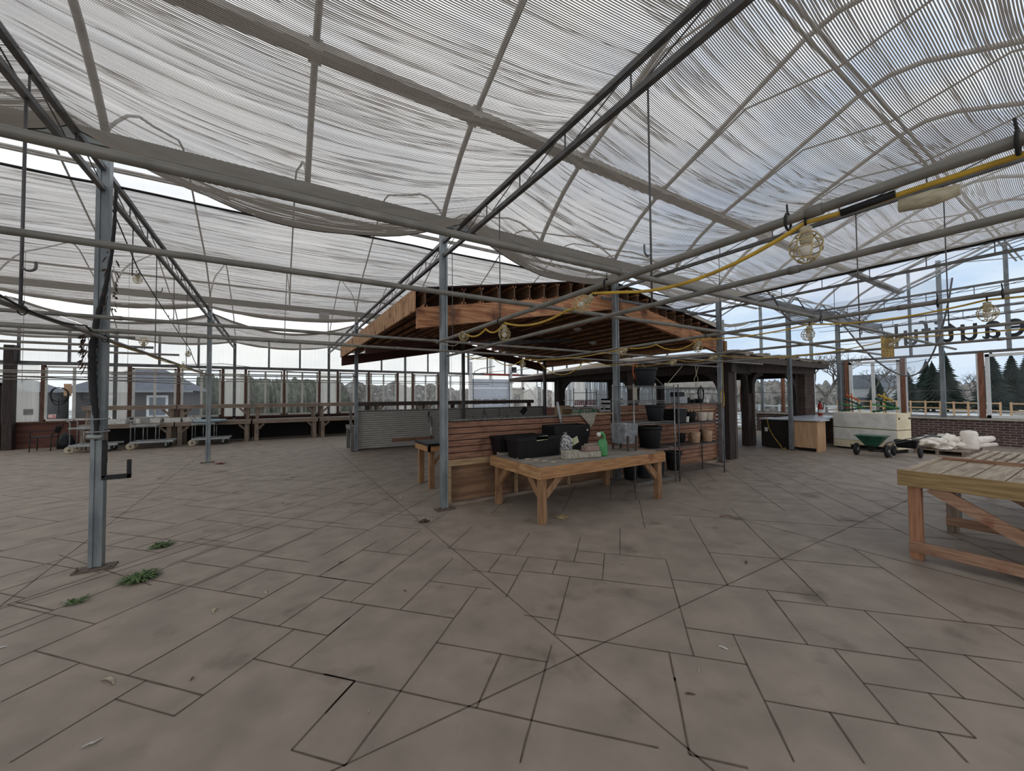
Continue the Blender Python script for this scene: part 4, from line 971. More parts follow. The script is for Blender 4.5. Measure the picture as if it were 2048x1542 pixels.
def pot(x, y, z, r, h, m_, label, rim=True, cat='pot', taper=.68):
    t = thing('plant_pot', label, cat, (x, y, z)); mb = MB()
    prof = [(r*taper, 0), (r*taper+.004, .004), (r*.92, h*.84), (r*.92, h*.85)] if rim else [(r*taper, 0), (r*taper+.003, .003), (r, h*.97)]
    k = [(r, h*.85), (r, h), (r-.008, h)] if rim else [(r, h), (r-.006, h)]
    inner = [(r*.88, h*.8), (r*taper-.004, .012), (.002, .012)]
    mb.lathe([(.002, 0)] + prof + k + inner, (x, y, z), 28, close=False); obj('body', mb, m_, t); return t
pot(5.79, 4.73, 1.77, .205, .33, 'slate_plastic', 'large black pot on top of the left wire shelf')
pot(6.03, 4.73, 1.13, .185, .29, 'slate_plastic', 'black pot on the middle of the left wire shelf')
pot(5.86, 4.73, .65, .225, .385, 'black_plastic', 'widest black pot, beside the concrete planter', taper=.76)
pot(6.06, 4.74, .11, .165, .33, 'slate_plastic', 'slate pot on the bottom shelf at the right end of the left unit')
pot(5.72, 4.75, .11, .165, .32, 'slate_plastic', 'slate pot on the bottom shelf, half hidden by the table leg')
pot(5.40, 4.78, .11, .15, .36, 'black_plastic', 'black pot at the left end of the bottom shelf under the table edge')
pot(6.60, 4.78, .15, .16, .36, 'black_plastic', 'black pot on the bottom shelf at the left of the right unit')
for (x, y, z, r, h, m_, lab) in [(6.72, 4.72, 1.07, .075, .15, 'white_plastic', 'tall white cup pot, leftmost on the middle shelf'), (6.88, 4.68, 1.07, .065, .11, 'white_plastic', 'short white cup pot beside the tall one'),
        (7.13, 4.75, 1.07, .11, .18, 'black_plastic', 'black basket pot in the middle of the middle shelf'), (7.50, 4.74, 1.07, .105, .17, 'cream_pot', 'cream pot left of its twin on the middle shelf'), (7.73, 4.74, 1.07, .10, .165, 'cream_pot', 'cream pot at the right end of the middle shelf'),
        (6.98, 4.85, .65, .08, .18, 'black_plastic', 'dark pot behind the tan ones on the lower shelf'), (7.14, 4.66, .65, .10, .215, 'terracotta', 'tan pot at the left front of the lower shelf'), (7.34, 4.86, .65, .09, .17, 'terracotta', 'tan pot set back between the two front tan pots'),
        (7.55, 4.66, .65, .10, .225, 'terracotta', 'tan pot at the right front of the lower shelf'), (7.74, 4.85, .65, .085, .22, 'brown_metal', 'dark brown pot at the right end of the lower shelf'),
        (7.00, 4.72, 1.44, .06, .11, 'black_plastic', 'small black pot left on the upper shelf'), (7.17, 4.72, 1.44, .055, .07, 'black_plastic', 'tiny black pot, second on the upper shelf'), (7.36, 4.70, 1.44, .085, .08, 'black_plastic', 'low black bowl at the middle of the upper shelf'), (7.20, 4.86, 1.44, .08, .055, 'cream_pot', 'low cream bowl behind the tiny black pot')]:
    pot(x, y, z, r, h, m_, lab, rim=False, taper=.78)
one('grey_box', MB().box(6.62, 4.62, 1.44, 6.86, 4.82, 1.57), 'metal_grey', 'pale grey box at the left of the upper shelf', 'box', bevel=.004)
one('black_box', MB().box(6.60, 4.64, 1.572, 6.80, 4.82, 1.66), 'black_plastic', 'black box stacked on the pale grey box', 'box', bevel=.004)
for k in range(5):
    a = 1.1*k; mb = MB(); mb.tube([(6.75+.09*k, 4.75, 1.075+.0*k), (6.78+.09*k, 4.72, 1.2), (6.84+.10*k, 4.74, 1.30)], .010, 6)
    one('black_tool', mb, 'black_rubber', 'small black plastic part leaning under the upper shelf, %s from the left' % ORD[k], 'plastic part')
one('black_tray', MB().frustum((6.62, 4.74), .28, .3, .30, .32, 1.075, 1.33, t=.01), 'black_plastic', 'black bin at the left between the middle and upper shelves', 'bin')
def coil(c, rx, rz, r, turns, m_, nm, label, seed, tail=None, ax=(1, 0)):
    rg = random.Random(seed); pts = []
    for i in range(turns*18):
        a = 2*PI*i/18; k = 1+.14*math.sin(i*.31+seed); w = rg.uniform(-.006, .006)
        pts.append((c[0]+ax[0]*rx*k*math.sin(a)+ax[1]*w, c[1]+ax[1]*rx*k*math.sin(a)+ax[0]*(w+.004*math.sin(i*.2)), c[2]-rz*(1-math.cos(a))*(1+.1*math.sin(i*.17))))
    mb = MB(); mb.tube(pts, r, 6)
    if tail: mb.tube(tail, r, 6)
    return one(nm, mb, m_, label, 'cord')
coil((5.66, 4.86, 2.19), .055, .13, .008, 4, 'orange_cord', 'cord_coil', 'coil of reddish extension cord hanging by the middle post', 3)
coil((7.86, 4.97, 1.77), .10, .16, .012, 5, 'black_rubber', 'cable_coil', 'coil of black cable hanging on the right end of the right wire shelf', 4)
coil((8.95, 5.12, 1.72), .07, .20, .006, 3, 'yellow_cable', 'cord_coil', 'thin tan cord looped beside the right post', 5, tail=[(9.02, 5.14, 2.45), (9.0, 5.13, 1.8), (8.98, 5.12, 1.35)])
one('twine_loop', MB().tube([(7.35, 4.76, 2.2), (7.38, 4.76, 2.03), (7.30, 4.76, 1.92), (7.36, 4.76, 1.77), (7.44, 4.76, 1.92), (7.38, 4.76, 2.03), (7.46, 4.76, 2.2)], .006, 6), 'lamp_socket', 'knotted twine loop over the right wire shelf', 'twine')
for k, (a, b) in enumerate((((5.75, 4.80, 2.2), (6.32, 4.76, 1.78)), ((7.00, 4.80, 2.2), (6.36, 4.74, 1.78)))):
    one('tie_wire', MB().tube([a, b], .006, 6), 'lamp_socket', 'slanting tie wire meeting the shelf tops, %s one' % ('left' if k == 0 else 'right'), 'wire')
one('burlap_flag', MB().add([(4.70, 5.325, 1.285), (5.12, 5.325, 1.29), (5.02, 5.29, 1.10), (4.95, 5.295, 1.02), (4.84, 5.30, 1.14), (4.70, 5.34, 1.275), (5.12, 5.34, 1.28)], [(0, 4, 3, 2, 1), (0, 1, 6, 5)]), 'burlap', 'triangular burlap cloth draped over the slat wall top', 'cloth')
t = thing('tubing_roll', 'small roll of tubing on the slat wall beside the burlap', 'roll', (5.30, 5.38, 1.36)); obj('ring', MB().tube([(5.32+.06*math.cos(a*.5), 5.38, 1.36+.075*math.sin(a*.5)) for a in range(13)], .014, 6, closed=True), 'grey_stone', t)
one('hand_trowel', MB().beam((4.18, 5.31, 1.50), (4.24, 5.30, 1.20), .05, .015).tube([(4.24, 5.30, 1.20), (4.26, 5.30, 1.08)], .014, 6), 'mesh_wire', 'grey hand tool hanging on the slat wall above the stacked planters', 'tool')

# ------------------------------------------------------------------ pieces seen beyond the slat wall under the kiosk
def product_rack():
    t = thing('seed_rack', 'wire rack with pink seed packets and green plant tags beyond the slat wall', 'rack', (8.9, 9.6, 0))
    for x in (8.2, 8.75, 9.2): obj('post', MB().tube([(x, 9.55, 0), (x, 9.55, 1.85)], .012, 6), 'galv_dark', t)
    obj('rail', MB().tube([(8.2, 9.55, 1.70), (9.2, 9.55, 1.70)], .010, 6), 'galv_dark', t)
    for z in (.9, 1.2, 1.45): obj('shelf', MB().box(8.05, 9.5, z, 9.3, 9.9, z+.015), 'white_paint', t)
    for k in range(11): obj('seed_packet', MB().beam((8.27+.085*k, 9.56, 1.29), (8.31+.085*k, 9.58, 1.47), .07, .006, up=(0, 1, 0)), 'seed_packets', t)
    for k in range(12): obj('plant_tag', MB().box(8.10+.095*k, 9.5, 1.03, 8.18+.095*k, 9.52, 1.17), 'plant_tags', t)
    t = thing('stock_cart', 'pale stock shelf with clutter left of the kiosk post', 'shelf', (9.5, 9.0, 0))
    for z in (.95, 1.15, 1.32, 1.45): obj('shelf', MB().box(9.15, 8.9, z, 9.75, 9.3, z+.05), 'metal_grey', t)
    obj('side', MB().box(9.15, 8.9, 0, 9.18, 9.3, 1.5), 'white_paint', t)
    one('side_counter', MB().box(8.0, 9.9, 0, 8.35, 10.3, 1.28), 'lumber_x', 'plain wooden box counter left of the seed rack', 'counter')
    t = thing('label_printer', 'white and black machine on the counter beyond the slat wall', 'machine', (9.4, 7.6, 1.2)); obj('case', MB().box(9.2, 7.5, 1.10, 9.5, 7.8, 1.38), 'white_plastic', t, .01); obj('paper_slot', MB().box(9.24, 7.49, 1.16, 9.44, 7.5, 1.26), 'black_plastic', t)
    one('service_counter', MB().box(8.9, 6.2, 1.04, 9.5, 9.2, 1.09).box(9.0, 6.3, 0, 9.4, 9.1, 1.04), 'cedar_x', 'cedar service counter inside the kiosk edge', 'counter')
    one('blue_bottle', MB().lathe([(.06, 0), (.065, .02), (.065, .18), (.03, .22), (.03, .26)], (9.2, 6.9, 1.09), 14), 'spreader_green', 'dark bottle on the cedar service counter', 'bottle')
    for k, (x, y, r, h) in enumerate(((9.15, 6.6, .04, .2), (9.2, 6.4, .05, .12), (9.3, 7.1, .06, .1))):
        one('small_jar', MB().lathe([(r, 0), (r, h*.8), (r*.5, h), (r*.4, h*1.1)], (x, y, 1.09), 12), 'metal_grey', 'small container on the cedar counter, %s from the front' % ['second', 'first', 'third'][k], 'container')
    # fence of vertical slats beyond the far glazing
    mb = MB(); y = 13.0
    while y < 22.5: w = R.choice((.05, .07, .11)); mb.box(18.75, y, 0, 18.80, y+w, 2.75); y += w+R.choice((.05, .07, .10))
    one('slat_screen', mb, 'metal_grey', 'tall screen of vertical grey slats outside the far right glazing', 'fence')
product_rack()

# ------------------------------------------------------------------ right foreground benches
def plank_bench():
    x0, x1, y0, y1, z = 5.22, 6.72, -1.35, 1.27, .85
    t = thing('plank_bench', 'large wooden display bench with raised rim at the right edge', 'bench', (5.97, 0, 0))
    n = 13; w = (y1-y0-.06)/n
    for k in range(n): obj('top_plank', MB().box(x0+.04, y0+.03+k*w, z-.07, x1-.04, y0+.03+(k+1)*w-.014, z-.035+R.uniform(-.004, .004)), 'deck_tan_x', t, .004)
    obj('rim', MB().box(x0, y0, z-.15, x0+.04, y1, z), 'lumber_y', t, .004); obj('rim', MB().box(x1-.04, y0, z-.15, x1, y1, z), 'bench_red_y', t, .004)
    obj('rim', MB().box(x0+.04, y1-.04, z-.10, x1-.04, y1, z-.005), 'deck_tan_x', t, .004); obj('rim', MB().box(x0+.04, y0, z-.10, x1-.04, y0+.04, z-.005), 'deck_tan_x', t, .004)
    for x in (x0+.02, x1-.11):
        for y in (y1-.105, -.04, y0+.06):
            obj('leg', MB().box(x+.022, y-.045, .0, x+.10, y+.045, z-.10), 'bench_red_z' if x < 6 else 'old_brown_z', t, .005)
        obj('stretcher', MB().box(x, y0+.1, .075, x+.045, y1-.06, .175), 'bench_red_y', t, .004)
        obj('diagonal_brace', MB().beam((x+.025, y1-.22, z-.14), (x+.025, .12, .13), .035, .10, up=(0, 0, 1)), 'bench_red_y', t)
        obj('diagonal_brace', MB().beam((x+.025, -.25, z-.14), (x+.025, -1.1, .13), .035, .10, up=(0, 0, 1)), 'bench_red_y', t)
    x0, x1, y0, y1, z = 7.15, 9.45, -1.35, 1.33, .70
    t = thing('slatted_bench', 'lower slatted bench behind the rimmed bench at the right edge', 'bench', (8.3, 0, 0))
    n = 28; w = (y1-y0)/n
    for k in range(n): obj('top_slat', MB().box(x0, y0+k*w, z-.03, x1, y0+(k+1)*w-.035, z), 'deck_tan_x', t, .003)
    for x in (x0+.03, x1-.1, 8.3): obj('bearer', MB().box(x, y0, z-.12, x+.05, y1, z-.032), 'old_grey_z', t)
    for x in (x0+.03, x1-.12):
        for y in (y1-.14, y0+.05): obj('leg', MB().box(x, y, 0, x+.085, y+.09, z-.12), 'old_grey_z', t, .004)
plank_bench()

# ------------------------------------------------------------------ crate, spreader, pallet with frost cloth
def crate():
    P0, P1 = Vector((13.97, 3.36)), Vector((14.28, 4.84)); d = (P1-P0).normalized(); n = Vector((d.y, -d.x)); D = .62; H = 1.06
    t = thing('insulated_crate', 'big cream insulated crate topped with green plastic toys, by the windows', 'crate', (14.3, 4.1, 0))
    def slab(a, b, z0, z1, w0, w1, nm, m_='cream_crate'):
        p, q = P0+d*a, P0+d*b; mb = MB(); c = [p+n*w0, q+n*w0, q+n*w1, p+n*w1]; mb.prism([(v.x, v.y) for v in c], z0, z1); obj(nm, mb, m_, t, .01)
    L_ = (P1-P0).length
    slab(0, L_, .62, H, 0, D, 'upper_panel'); slab(0, L_, .24, .605, 0, D, 'lower_panel'); slab(.02, L_-.02, .635, H-.01, -.006, .02, 'front_sheet', 'white_crate'); slab(.02, L_-.02, .27, .60, -.006, .02, 'front_sheet', 'white_crate'); slab(0, .22, .10, .24, 0, D, 'foot'); slab(L_-.42, L_, .05, .24, 0, D, 'foot'); slab(.22, L_-.42, .14, .24, 0, D, 'foot')
    slab(.05, L_-.05, .0, .10, .05, D-.05, 'skid', 'dark_soffit')
    slab(-.012, .02, .90, .95, .05, .12, 'latch', 'brown_metal'); slab(-.012, .02, .90, .95, D-.12, D-.02, 'latch', 'brown_metal')
    slab(0, L_, .605, .62, .01, D-.01, 'seam', 'brown_metal')
    # plastic figures on top: a stake with crossing arms
    for k, (a, lean, m2) in enumerate(((L_-.36, .2, 'orange_cord'), (.38, -.15, 'yellow_cable'))):
        c = P0+d*a+n*.3
        t2 = thing('lawn_ornament', ['green and orange plastic ornament at the left end of the crate top', 'green and yellow plastic ornament at the right end of the crate top'][k], 'ornament', (c.x, c.y, H))
        obj('stake', MB().tube([(c.x, c.y, H), (c.x-.01, c.y+.02, H+.55)], .016, 6), m2, t2)
        for q, (z, w, s_, mm) in enumerate(((.08, .27, .10, 'spreader_green'), (.18, .27, -.10, 'green_plastic'), (.29, .20, -.20, 'spreader_green'), (.42, .14, -.14, m2))):
            mb = MB(); p = (c.x+d.x*w, c.y+d.y*w, H+z-s_*.5); r_ = (c.x-d.x*w, c.y-d.y*w, H+z+s_*.5); mb.tube([p, r_], .022, 6)
            for f in (0, .25, .5, .75, 1): v = Vector(p).lerp(Vector(r_), f); mb.lathe([(.006, -.035), (.035, -.01), (.035, .012), (.006, .04)], v, 8)
            obj('arm', mb, mm, t2)
crate()
def spreader():
    x, y = 13.05, 3.62; t = thing('broadcast_spreader', 'dark green fertilizer spreader on wheels before the crate', 'spreader', (x, y, 0))
    mb = MB(); mb.frustum((x, y), .14, .20, .42, .56, .24, .52, t=.012); mb.frustum((x, y), .45, .60, .45, .60, .505, .525, t=.02); obj('hopper', mb, 'spreader_green', t)
    for dy in (-.30, .30):
        w = MB(); w.lathe([(.03, -.03), (.135, -.035), (.155, -.02), (.155, .02), (.135, .035), (.03, .03)], (x-.05, y+dy, .155), 18, axis='y'); obj('wheel', w, 'black_rubber', t)
        h = MB(); h.lathe([(.04, -.04), (.05, 0), (.04, .04)], (x-.05, y+dy, .155), 10, axis='y'); obj('hub', h, 'metal_grey', t)
    obj('axle', MB().tube([(x-.05, y-.3, .155), (x-.05, y+.3, .155)], .012, 6), 'galv_dark', t)
    obj('gearbox', MB().box(x-.09, y-.05, .12, x+.03, y+.05, .26), 'black_plastic', t)
    for dx, dy in ((-.06, -.10), (.06, .04)):
        obj('handle_tube', MB().tube([(x+dx, y+dy-.15, .12), (x+dx+.02, y+dy-.32, .36), (x+.1+dx, y-.95+dy, .58), (x+.14+dx, y-1.10+dy, .58)], .012, 6), 'galv_dark', t)
    obj('crossbar', MB().tube([(x+.02, y-1.20, .58), (x+.30, y-1.03, .58)], .018, 6), 'spreader_green', t)
    obj('kick_stand', MB().tube([(x-.08, y-.28, .25), (x-.10, y-.38, .01), (x+.10, y-.34, .01), (x+.06, y-.25, .25)], .010, 6), 'galv_dark', t)
    x, y = 13.55, 3.10; t = thing('drop_spreader', 'second dark spreader close behind the green one', 'spreader', (x, y, 0))
    obj('hopper', MB().frustum((x, y), .10, .34, .22, .42, .22, .42, t=.01), 'black_plastic', t)
    for dy in (-.24, .24): w = MB(); w.lathe([(.03, -.02), (.12, -.025), (.13, 0), (.12, .025), (.03, .02)], (x, y+dy, .13), 16, axis='y'); obj('wheel', w, 'black_rubber', t)
    obj('handle_tube', MB().tube([(x, y, .3), (x+.25, y-.45, .62)], .012, 6), 'galv_dark', t)
spreader()
def lump(c, s, label, seed, rz=0, m_='frost_cloth', amp=.25, fr=2.0, nm='frost_cloth'):
    import bmesh
    bm = bmesh.new(); bmesh.ops.create_icosphere(bm, subdivisions=4, radius=1)
    for v in bm.verts:
        n = v.co.normalized(); a = 1+amp*noise.noise(n*fr+Vector((seed, 0, 0)))+amp*.45*noise.noise(n*fr*3+Vector((0, seed, 0)))
        v.co = n*a; v.co.x *= s[0]; v.co.y *= s[1]; v.co.z = max(v.co.z*s[2], -s[2]*.75)+s[2]*.75
        if abs(v.co.z) < 1e-3: v.co.z = 0
    me = bpy.data.meshes.new(nm); bm.to_mesh(me); bm.free(); me.materials.append(MATS[m_]); me.polygons.foreach_set('use_smooth', [True]*len(me.polygons))
    o = bpy.data.objects.new(nm, me); COL.objects.link(o); o.location = c; o.rotation_euler.z = rz; return tag(o, label, 'cloth' if 'cloth' in nm else nm.replace('_', ' '))
def pallet():
    cx, cy = 15.6, 2.75; t = thing('pallet', 'low dark wooden pallet on the floor by the brick wall', 'pallet', (cx, cy, 0), rz=0)
    for k in range(8): obj('deck_board', MB().box(cx-1.0+k*.255, cy-.5, .105, cx-1.0+k*.255+.22, cy+.5, .125), 'old_brown_x', t)
    for dy in (-.45, 0, .40): obj('stringer', MB().box(cx-1.0, cy+dy, .0, cx+1.0, cy+dy+.06, .105), 'old_brown_z', t)
    z = .127
    lump((15.05, 2.95, z), (.42, .30, .17), 'crumpled white frost cloth at the left of the pallet', 1, .5, amp=.5)
    lump((15.35, 2.70, z), (.30, .26, .20), 'bunched cloth with tan mottling in the middle of the pallet', 6, .2, amp=.45)
    lump((14.85, 2.72, z), (.22, .16, .06), 'small flat tan cloth piece at the front of the pallet', 9, .2, amp=.4)
    mb = MB(); pts = []
    mb.lathe([(.02, 0), (.15, .0), (.165, .05), (.15, .25), (.16, .40), (.13, .47), (.02, .49)], (15.45, 2.35, z), 20)
    mb.v = [(v[0]+.03*noise.noise(Vector(v)*6), v[1]+.03*noise.noise(Vector(v)*5+Vector((3, 0, 0))), v[2]) for v in mb.v]
    one('cloth_roll', mb, 'frost_cloth', 'upright roll of white frost cloth standing on the pallet', 'cloth roll')
    one('cloth_roll', MB().tube([(15.65, 2.42, .27), (16.0, 2.32, .30), (16.4, 2.2, .33), (16.6, 2.12, .35)], [.14, .12, .09, .07], 14), 'frost_cloth', 'long roll of frost cloth pointing right off the pallet', 'cloth roll')
    one('cloth_roll', MB().tube([(15.75, 2.34, .19), (16.1, 2.25, .19), (16.55, 2.06, .20)], [.07, .065, .05], 12), 'frost_cloth', 'thinner roll of frost cloth lying under the long one', 'cloth roll')
    lump((12.35, 1.45, .0), (.18, .14, .06), 'small white cloth heap at the corner of the slatted bench', 12, amp=.4)
pallet()

# ------------------------------------------------------------------ benches along the back windows and their clutter
def back_bench(x0, x1, label):
    t = thing('potting_bench', label, 'bench', ((x0+x1)/2, 17.6, 0)); m_ = 'old_brown_x'
    obj('top', MB().box(x0, 17.62, .76, x1, 18.6, .80), 'deck_grey_x', t); obj('apron', MB().box(x0, 17.58, .66, x1, 17.62, .80), m_, t)
    obj('shelf_top', MB().box(x0, 17.95, 1.36, x1, 18.6, 1.40), 'deck_grey_x', t); obj('shelf_apron', MB().box(x0, 17.91, 1.26, x1, 17.95, 1.40), m_, t)
    for x, s in ((x0+.06, 1), (x1-.19, -1)):
        xa = x+.065
        obj('leg', MB().box(x, 17.62, 0, x+.13, 17.74, .66), 'old_brown_z', t); obj('leg', MB().box(x, 18.45, 0, x+.13, 18.57, .76), 'old_brown_z', t)
        obj('shelf_post', MB().box(x+.01, 17.97, .80, x+.12, 18.08, 1.36), 'old_brown_z', t); obj('shelf_post', MB().box(x+.01, 18.45, .80, x+.12, 18.56, 1.36), 'old_brown_z', t)
        knee(t, (xa+s*.05, 17.66, .46), (xa+s*.24, 17.66, .64), 'old_brown_z', .05, .07); knee(t, (xa+s*.05, 17.99, 1.05), (xa+s*.25, 17.99, 1.25), 'old_brown_z', .05, .07)
    obj('dark_sheet', MB().box(x0, 18.58, .02, x1, 18.60, .74), 'dark_soffit', t)
BB = [(-5.35, -3.02), (-2.98, -.80), (-.74, 1.48), (1.54, 3.76), (3.82, 6.04), (6.1, 8.3)]
for k, (a, b) in enumerate(BB): back_bench(a, b, ['two tier potting bench behind the carts, leftmost by the windows', 'second two tier bench from the left, behind the flat cart with trays', 'two tier bench left of centre with empty shelves', 'two tier bench half hidden by the grey slat wall corner', 'two tier bench fully behind the grey slat wall, left part', 'two tier bench behind the grey slat wall near the garage door'][k])
for k, (x, w) in enumerate(((-4.55, .62), (-3.85, .42), (-2.72, .52), (-2.15, .45), (-1.62, .52))):
    if x > -3.1: x = x-.92
    t = thing('foam_box', ['white foam box left of the black pipe on the back bench', 'white foam box right of the foreground post on the back bench', 'printed white box in the middle of the left bench', 'low white box beside the printed one', 'white box with dark lettering patch at the right bench end'][k], 'box', (x, 17.8, .801))
    obj('box_body', MB().frustum((x, 17.85), w*.94, .36, w, .40, .801, .955, t=.012), 'white_box', t)
for k, x in enumerate((-4.25, -3.2)): lump((x, 18.3, .801), (.16, .12, .06), 'crumpled pale plastic on the back bench, %s heap' % ['left', 'right'][k], 20+k, m_='paper', amp=.5, nm='plastic_wrap')
def cart():
    t = thing('flat_cart', 'steel nursery cart with tall handle, leftmost before the back benches', 'cart', (0, 0, 0)); m_ = 'cart_steel'
    obj('handle', MB().tube([(0, -.26, .22), (0, -.26, .92), (-.10, -.26, 1.02), (-.10, .26, 1.02), (0, .26, .92), (0, .26, .22)], .014, 8), m_, t)
    obj('deck', MB().box(-.02, -.28, .22, 1.05, .28, .24).box(-.02, -.30, .19, 1.05, -.27, .26).box(-.02, .27, .19, 1.05, .30, .26), m_, t)
    obj('upper_tray', MB().box(-.02, -.28, .74, .62, .28, .755).box(-.02, -.30, .73, .62, -.28, .78).box(-.02, .28, .73, .62, .30, .78), m_, t)
    for x in (.30, .60): obj('upright', MB().tube([(x, -.27, .24), (x, -.27, .75)], .012, 6), m_, t); obj('upright', MB().tube([(x, .27, .24), (x, .27, .75)], .012, 6), m_, t)
    for k, (x, y, r, mm) in enumerate(((.0, -.26, .11, 'pale_litter'), (.0, .26, .11, 'pale_litter'), (.85, -.22, .075, 'black_rubber'), (.85, .22, .075, 'black_rubber'))):
        w = MB(); w.lathe([(.02, -.02), (r*.9, -.025), (r, -.015), (r, .015), (r*.9, .025), (.02, .02)], (x, y, r), 18, axis='y'); wo = obj('wheel', w, mm, t)
        obj('wheel_hub', MB().lathe([(.03, -.03), (.03, .03)], (x, y, r), 10, axis='y'), 'galv_dark', wo)
        if r < .1: obj('fork', MB().box(x-.02, y-.035, r, x+.02, y-.028, .20).box(x-.02, y+.028, r, x+.02, y+.035, .20), m_, t)
    return t
ct = cart()
dup(ct, (-3.95, 17.15, 0), 'steel nursery cart right of the foreground post', 0.03)
dup(ct, (-2.42, 17.25, 0), 'nursery cart with pale blue trays, behind the second post', -.02)
ct.location = (-5.25, 17.05, 0)
t = thing('plant_tray', 'stack of pale blue trays on the cart behind the second post', 'tray', (-2.05, 17.25, .785)); obj('tray', MB().lathe([(.30, 0), (.46, .03), (.50, .09), (.48, .09), (.30, .02)], (-2.0, 17.25, .785), 24), 'blue_box', t); obj('dark_bag', MB().box(-2.2, 17.1, .90, -1.75, 17.4, .97), 'slate_plastic', t, .02)
def chair():
    t = thing('metal_chair', 'dark metal chair standing before the plywood at the far left', 'chair', (-6.25, 18.3, 0)); r_ = .013; m_ = 'black_rubber'
    for x, y in ((-6.5, 18.05), (-6.5, 18.5), (-6.05, 18.05), (-6.05, 18.5)): obj('leg', MB().tube([(x, y, 0), (x+.01, y, .44)], r_, 6), m_, t)
    obj('seat', MB().box(-6.52, 18.03, .43, -6.03, 18.52, .455), m_, t, .01)
    obj('backrest', MB().tube([(-6.05, 18.05, .44), (-5.93, 18.05, .80), (-5.90, 18.28, .84), (-5.93, 18.5, .80), (-6.05, 18.5, .44)], r_, 6).box(-5.985, 18.1, .56, -5.965, 18.45, .76), m_, t)
    obj('armrest', MB().tube([(-6.5, 18.05, .44), (-6.48, 18.05, .64), (-6.0, 18.05, .64)], r_, 6), m_, t)
chair()
one('bag_heap', MB().lathe([(.02, 0), (.2, .02), (.22, .2), (.15, .4), (.04, .52)], (-5.95, 18.75, 0), 14), 'slate_plastic', 'dark bag heaped behind the metal chair', 'bag')
one('wall_notice', MB().box(-7.14, 19.40, 1.12, -6.92, 19.405, 1.32), 'grey_sign', 'small grey notice taped to the pale panel at the far left', 'notice')
one('window_sign', MB().box(-6.58, 19.40, .99, -6.40, 19.405, 1.13), 'pink_sign', 'pink and white sign in the corner of the left window', 'sign')
t = thing('cord_plate', 'tan cord winder plate hanging before the left window', 'plate', (-5.80, 18.3, 2.16)); obj('plate', MB().box(-5.88, 18.29, 1.74, -5.70, 18.31, 2.14), 'peach_plastic', t, .01)
coil((-5.98, 18.28, 2.02), .20, .26, .013, 4, 'black_rubber', 'cable_coil', 'loops of black cable hanging before the left window', 8, tail=[(-5.98, 18.28, 1.65), (-5.97, 18.28, 1.2), (-5.96, 18.28, 1.16)])
for k, (x, y) in enumerate(((-.55, 18.56), (2.9, 18.56))): one('junction_box', MB().box(x, y, .38, x+.07, y+.02, .48), 'white_plastic', 'small white outlet under the back bench, %s one' % ['left', 'right'][k], 'outlet')
t = thing('control_box', 'small grey control box on the far roof gutter', 'box', (1.2, 12.2, 3.9)); obj('case', MB().box(1.05, 12.20, 3.84, 1.30, 12.36, 4.062), 'metal_grey', t); obj('conduit', MB().tube([(1.28, 12.2, 3.8), (1.28, 12.2, 3.4)], .012, 6), 'galv_dark', t)
one('door_motor', MB().box(11.85, 19.1, 3.0, 12.05, 19.3, 3.32), 'black_plastic', 'black door opener box right above the garage door', 'motor')

# ------------------------------------------------------------------ black pipe on the foreground post, hook, weeds, litter
def downpipe():
    x, y = GX[1], GY[1]-.10
    t = thing('black_downpipe', 'black flexible pipe with dead vine strapped to the foreground post', 'pipe', (x, y, 1.1))
    pts = [(x+.10, y+.03, 3.66), (x+.095, y+.02, 3.3), (x+.082, y+.01, 3.0), (x+.045, y, 2.65), (x-.005, y-.01, 2.35), (x-.028, y-.015, 2.1), (x-.025, y-.015, 1.85), (x-.01, y-.01, 1.6), (x+.008, y, 1.42), (x+.008, y, 1.22)]
    mb = MB(); P = []
    for i in range(len(pts)-1):
        a, b = Vector(pts[i]), Vector(pts[i+1]); P += [a.lerp(b, k/6) for k in range(6)]
    P.append(Vector(pts[-1])); rr = [.014+.015*max(0, min(1, (2.95-p.z)))+.004*noise.noise(Vector((p.z*3, 0, 0)))+.003*math.sin(p.z*60)-.012*max(0, min(1, (1.6-p.z)*3)) for p in P]
    mb.tube(P, rr, 12); obj('hose', mb, 'black_rubber', t)
    for z in (1.42, 1.30): obj('strap', MB().tube([(x+.075*math.cos(a*.52), GY[1]-.03+.10*math.sin(a*.52), z) for a in range(12)], .007, 5, closed=True), 'metal_grey', t)
    obj('valve', MB().tube([(x-.04, y-.05, 1.26), (x+.06, y-.06, 1.25)], .022, 8), 'cart_steel', t)
    mb = MB(); r = random.Random(4)
    for k in range(150):
        hi = k % 3 == 0; z = (2.75 if hi else 2.06)+r.uniform(-.22, .22)*(1.3 if hi else .8); a = r.uniform(0, 6.28); l = r.uniform(.02, .05); c = Vector(((x+.085 if hi else x-.06)+.025*math.cos(a), y+.04*math.sin(a), z)); e = c+Vector((math.cos(a)*l, math.sin(a)*l*.5, -r.uniform(0, .1)))
        n = Vector((0, 0, .014)); mb.add([c, c.lerp(e, .5)+n, e, c.lerp(e, .5)-n], [(0, 1, 2, 3)])
    obj('dead_vine', mb, 'dead_vine', t)
    t = thing('hose_hook', 'flat black hose hook bracket low on the foreground post', 'hook', (x+.05, GY[1]-.06, .8))
    obj('bracket', MB().box(x+.045, y, .86, x+.075, y+.03, 1.22).box(x+.045, y, .84, x+.25, y+.03, .885).box(x+.22, y, .84, x+.25, y+.03, 1.02), 'black_rubber', t, .004)
    obj('upper_pipe', MB().tube([(x+.06, y+.05, 1.0), (x+.06, y+.05, 1.32)], .014, 8), 'brown_metal', t)
downpipe()
